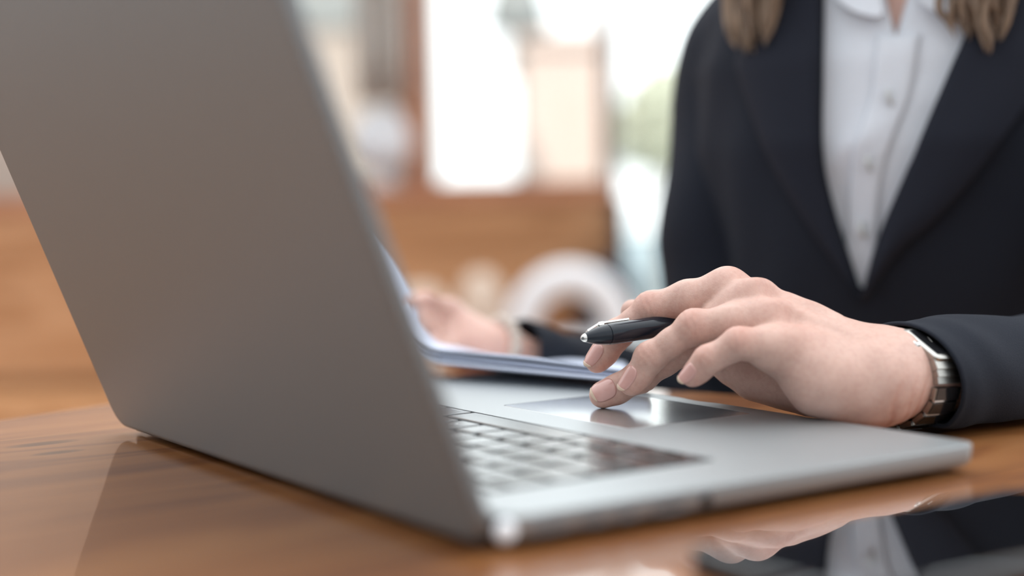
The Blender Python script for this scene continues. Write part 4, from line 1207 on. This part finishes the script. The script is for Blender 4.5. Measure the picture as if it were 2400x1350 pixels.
face()

# ------------------------------------------------------------------ wristwatch, bracelet
def wristwatch():
    a = FA; c = at(2080, 894, .735)+a*.0085
    up = unit(CU-a*(CU@a)); q = -unit(np.cross(a, up)); q = q if q@CF < 0 else -q     # q: towards the camera
    w = empty('wristwatch', tuple(c-up*.022), 'steel wristwatch with a black link bracelet on the wrist beside the jacket cuff', 'watch')
    RV_, RQ = .0208, .0272
    def ring(an, off=0.0): return c+up*(RV_+off)*math.sin(an)+q*(RQ+off)*math.cos(an)
    def frame(an):
        p = ring(an); t = unit(ring(an+.01)-ring(an-.01)); n = unit(np.cross(t, a)); n = n if n@(p-c) > 0 else -n
        return p, t, n
    def slab(an, ln, wd, th, mat, name, parent, lift=0.0, bev=.0006, shift=0.0):
        p, t, n = frame(an); p = p+n*lift+a*shift
        M = Matrix(((t[0], a[0], n[0], p[0]), (t[1], a[1], n[1], p[1]), (t[2], a[2], n[2], p[2]), (0, 0, 0, 1)))
        bm = box_bm(0, 0, th/2, ln, wd, th, M=M); bevel(bm, bev, 2)
        return from_bm(name, bm, mat, parent)
    ac = math.radians(50)
    # case: tonneau block, polished, with lugs, bezel, dial and crown
    p, t, n = frame(ac)
    M = Matrix(((t[0], a[0], n[0], p[0]), (t[1], a[1], n[1], p[1]), (t[2], a[2], n[2], p[2]), (0, 0, 0, 1)))
    o = rrect(-.0125, -.009, .0125, .009, .003, 5)
    case = from_bm('case', loft_bm([[M @ Vector((x, y, z)) for x, y in inset(o, d)] for z, d in ((.0002, .001), (.0008, 0), (.0034, 0), (.0040, .0009), (.0042, .0022))]), M_steel, w, angle=35)
    from_bm('dial', loft_bm([[M @ Vector((x, y, z)) for x, y in inset(o, .0026)] for z in (.0041, .0044)]), M_ceramic, case)
    for hx, hy in ((.0, .0055), (.004, .001)):
        from_bm('hand', loft_bm([[M @ (Vector((x, y, z))) for x, y in ((-.0003, -.0003), (hx+.0003, hy-.0003), (hx+.0003, hy+.0003), (-.0003, .0003))] for z in (.00445, .0046)]), M_chrome, case)
    cp = p-a*.0092+n*.0022
    from_bm('crown', lathe_bm([(0, .0012), (.0006, .0022), (.0026, .0024), (.0032, .0018), (.0034, .0)], cp, -a, 16), M_chrome, case)
    for sg in (1, -1):                                                 # end pieces curving down from the case
        for k in range(3):
            slab(ac-sg*(.50+.13*k), .0050, .0185-.001*k, .0042-.0006*k, M_steel, 'lug', w, lift=.0004-.0003*k)
    an = ac-.50-.13*3-.02
    k = 0
    tot = 2*math.pi-2*(.50+.13*3+.02); nl = 14
    for i in range(nl):
        x = an-(i+.5)*tot/nl
        p0, t0, n0 = frame(x)
        ln = np.linalg.norm(ring(x+tot/nl/2)-ring(x-tot/nl/2))-.0006
        lk = slab(x, ln, .0165, .0026, M_ceramic, 'link', w, lift=.0002, bev=.0007)
        slab(x, ln*.94, .0012, .0023, M_steel, 'link_edge', lk, lift=.0001, bev=.0003, shift=-.0088)
        p1, t1, n1 = frame(x-tot/nl/2)
        from_bm('link_pin', tube_bm([p1+n1*.0018-a*.0082, p1+n1*.0018+a*.008], [.0009, .0009], 8, up=tuple(n1)), M_chrome, lk)
wristwatch()
def bracelet():
    c = JR['W']+RCUTN*(-.004); a = RCUTN
    up = unit(CU-a*(CU@a)); q = np.cross(a, up)
    b = empty('bracelet', tuple(c-up*.025), 'pale beaded bracelet on the wrist of the hand that holds the papers', 'bracelet')
    for k in range(20):
        an = 2*math.pi*k/20; p = c+up*.0262*math.sin(an)+q*.0262*math.cos(an)+a*.0015*math.sin(3*an)
        bm = bmesh.new(); bmesh.ops.create_uvsphere(bm, u_segments=14, v_segments=9, radius=.0043, matrix=Matrix.Translation(Vector(p)))
        from_bm('bead', bm, M_bead, b)
    P = [c+up*.0262*math.sin(x)+q*.0262*math.cos(x) for x in np.linspace(0, 2*math.pi, 41)]
    from_bm('cord', tube_bm(P, [.0008]*41, 6, up=tuple(a), cap=False), M_cream, b)
bracelet()

# ------------------------------------------------------------------ pen
def pen():
    p0 = at(1362, 793, .738); p1 = at(1600, 757, .768); ax = unit(p1-p0)
    pn = empty('pen', tuple(p0), 'black lacquered ballpoint pen with a silver tip, held between the fingers above the trackpad', 'pen')
    from_bm('barrel', lathe_bm([(.0152, .0044), (.0154, .0051), (.018, .0053), (.060, .0054), (.100, .0052), (.1005, .0049), (.108, .0047), (.113, .004), (.1135, .0001)], p0, ax, 40), M_penblk, pn, angle=30)
    from_bm('cone', lathe_bm([(.0022, .0021), (.004, .0028), (.009, .0042), (.0135, .0049), (.0150, .0051), (.0151, .0044)], p0, ax, 40), M_penblk, pn, angle=30)
    from_bm('tip', lathe_bm([(0, .0003), (.0003, .0011), (.0012, .0018), (.0022, .0021), (.0024, .0018)], p0, ax, 28), M_chrome, pn, angle=50)
    up = unit(CU*.85+CF*.5); up = unit(up-ax*(up@ax)); sd = np.cross(ax, up)
    def bar(s0, s1, w, h0, h1, t): return [[p0+ax*s+up*(h+z)+sd*y for y, z in ((-w, 0), (w, 0), (w, t), (-w, t))] for s, h in ((s0, h0), (s1, h1))]
    bm = loft_bm(bar(.0045, .0125, .0011, .0027, .0056, .0009))
    cl = from_bm('clip', bm, M_chrome, pn, smooth=False)
    bm = loft_bm(bar(.0145, .030, .0013, .0056, .0056, .0009)); bevel(bm, .0002, 1)
    from_bm('clip_arm', bm, M_chrome, cl)
    bm = loft_bm(bar(.0120, .0150, .0012, .0048, .0050, .0018)); bevel(bm, .0003, 1)
    from_bm('clip_joint', bm, M_chrome, cl)
pen()

# ------------------------------------------------------------------ papers
def papers():
    A = at(1528, 916, .812); B = at(948, 858, .915)
    far = unit(np.array([CF[0], CF[1], 0]))
    specs = [(0.0, 0.0, 'lowest of the flat white sheets, lying across the laptop corner'),
             (.0036, .004, 'middle of the flat white sheets beside the laptop'),
             (.0074, .002, 'uppermost of the flat white sheets, under the fingers of the blurred hand')]
    for k, (dz, back, lab) in enumerate(specs):
        def fn(u, v):
            x = 1.06*u
            p = A+(B-A)*min(x, 1.35)
            bow = .010*math.sin(math.pi*min(x, 1))*0
            z = .0042+dz*min(1, .62+x*.8)+bow
            if x > .86: z += .5*(x-.86)**2
            slope = -.128+.16*max(0, x-.6)+.25*max(0, x-.9)
            d = back+v*.20
            q = p+far*d; zz = p[2]+z+slope*d+.06*max(0, d-.08)**1.5
            return (q[0], q[1], max(zz, .0022+dz*.6))
        o = from_bm('paper_sheet', grid_bm(fn, 44, 14), M_paper, None); thicken(o, .0019, 0)
        tag(o, lab, 'paper', 'flat white sheets')
    def fn(u, v):
        # the raised leaf: starts flat on the stack, bends up behind the lid and leans away
        k = v*(len(rim)-1); a_ = int(min(k, len(rim)-2)); p = rim[a_]+(rim[a_+1]-rim[a_])*(k-a_)
        return tuple(p+(-RH*.11-FH*.015)*u*(.35+.65*min(1, v*1.6))+FH*.03*u*(1-v))
    rim = catmull([at(1016, 836, .985), at(982, 785, 1.005), at(966, 708, 1.03), at(918, 622, 1.05), at(856, 546, 1.06)], 6)
    o = from_bm('paper_sheet', grid_bm(fn, 20, 20), M_paper, None); thicken(o, .0012, 0)
    tag(o, 'curled white sheet rising behind the laptop lid, pinched by the blurred hand', 'paper')
papers()
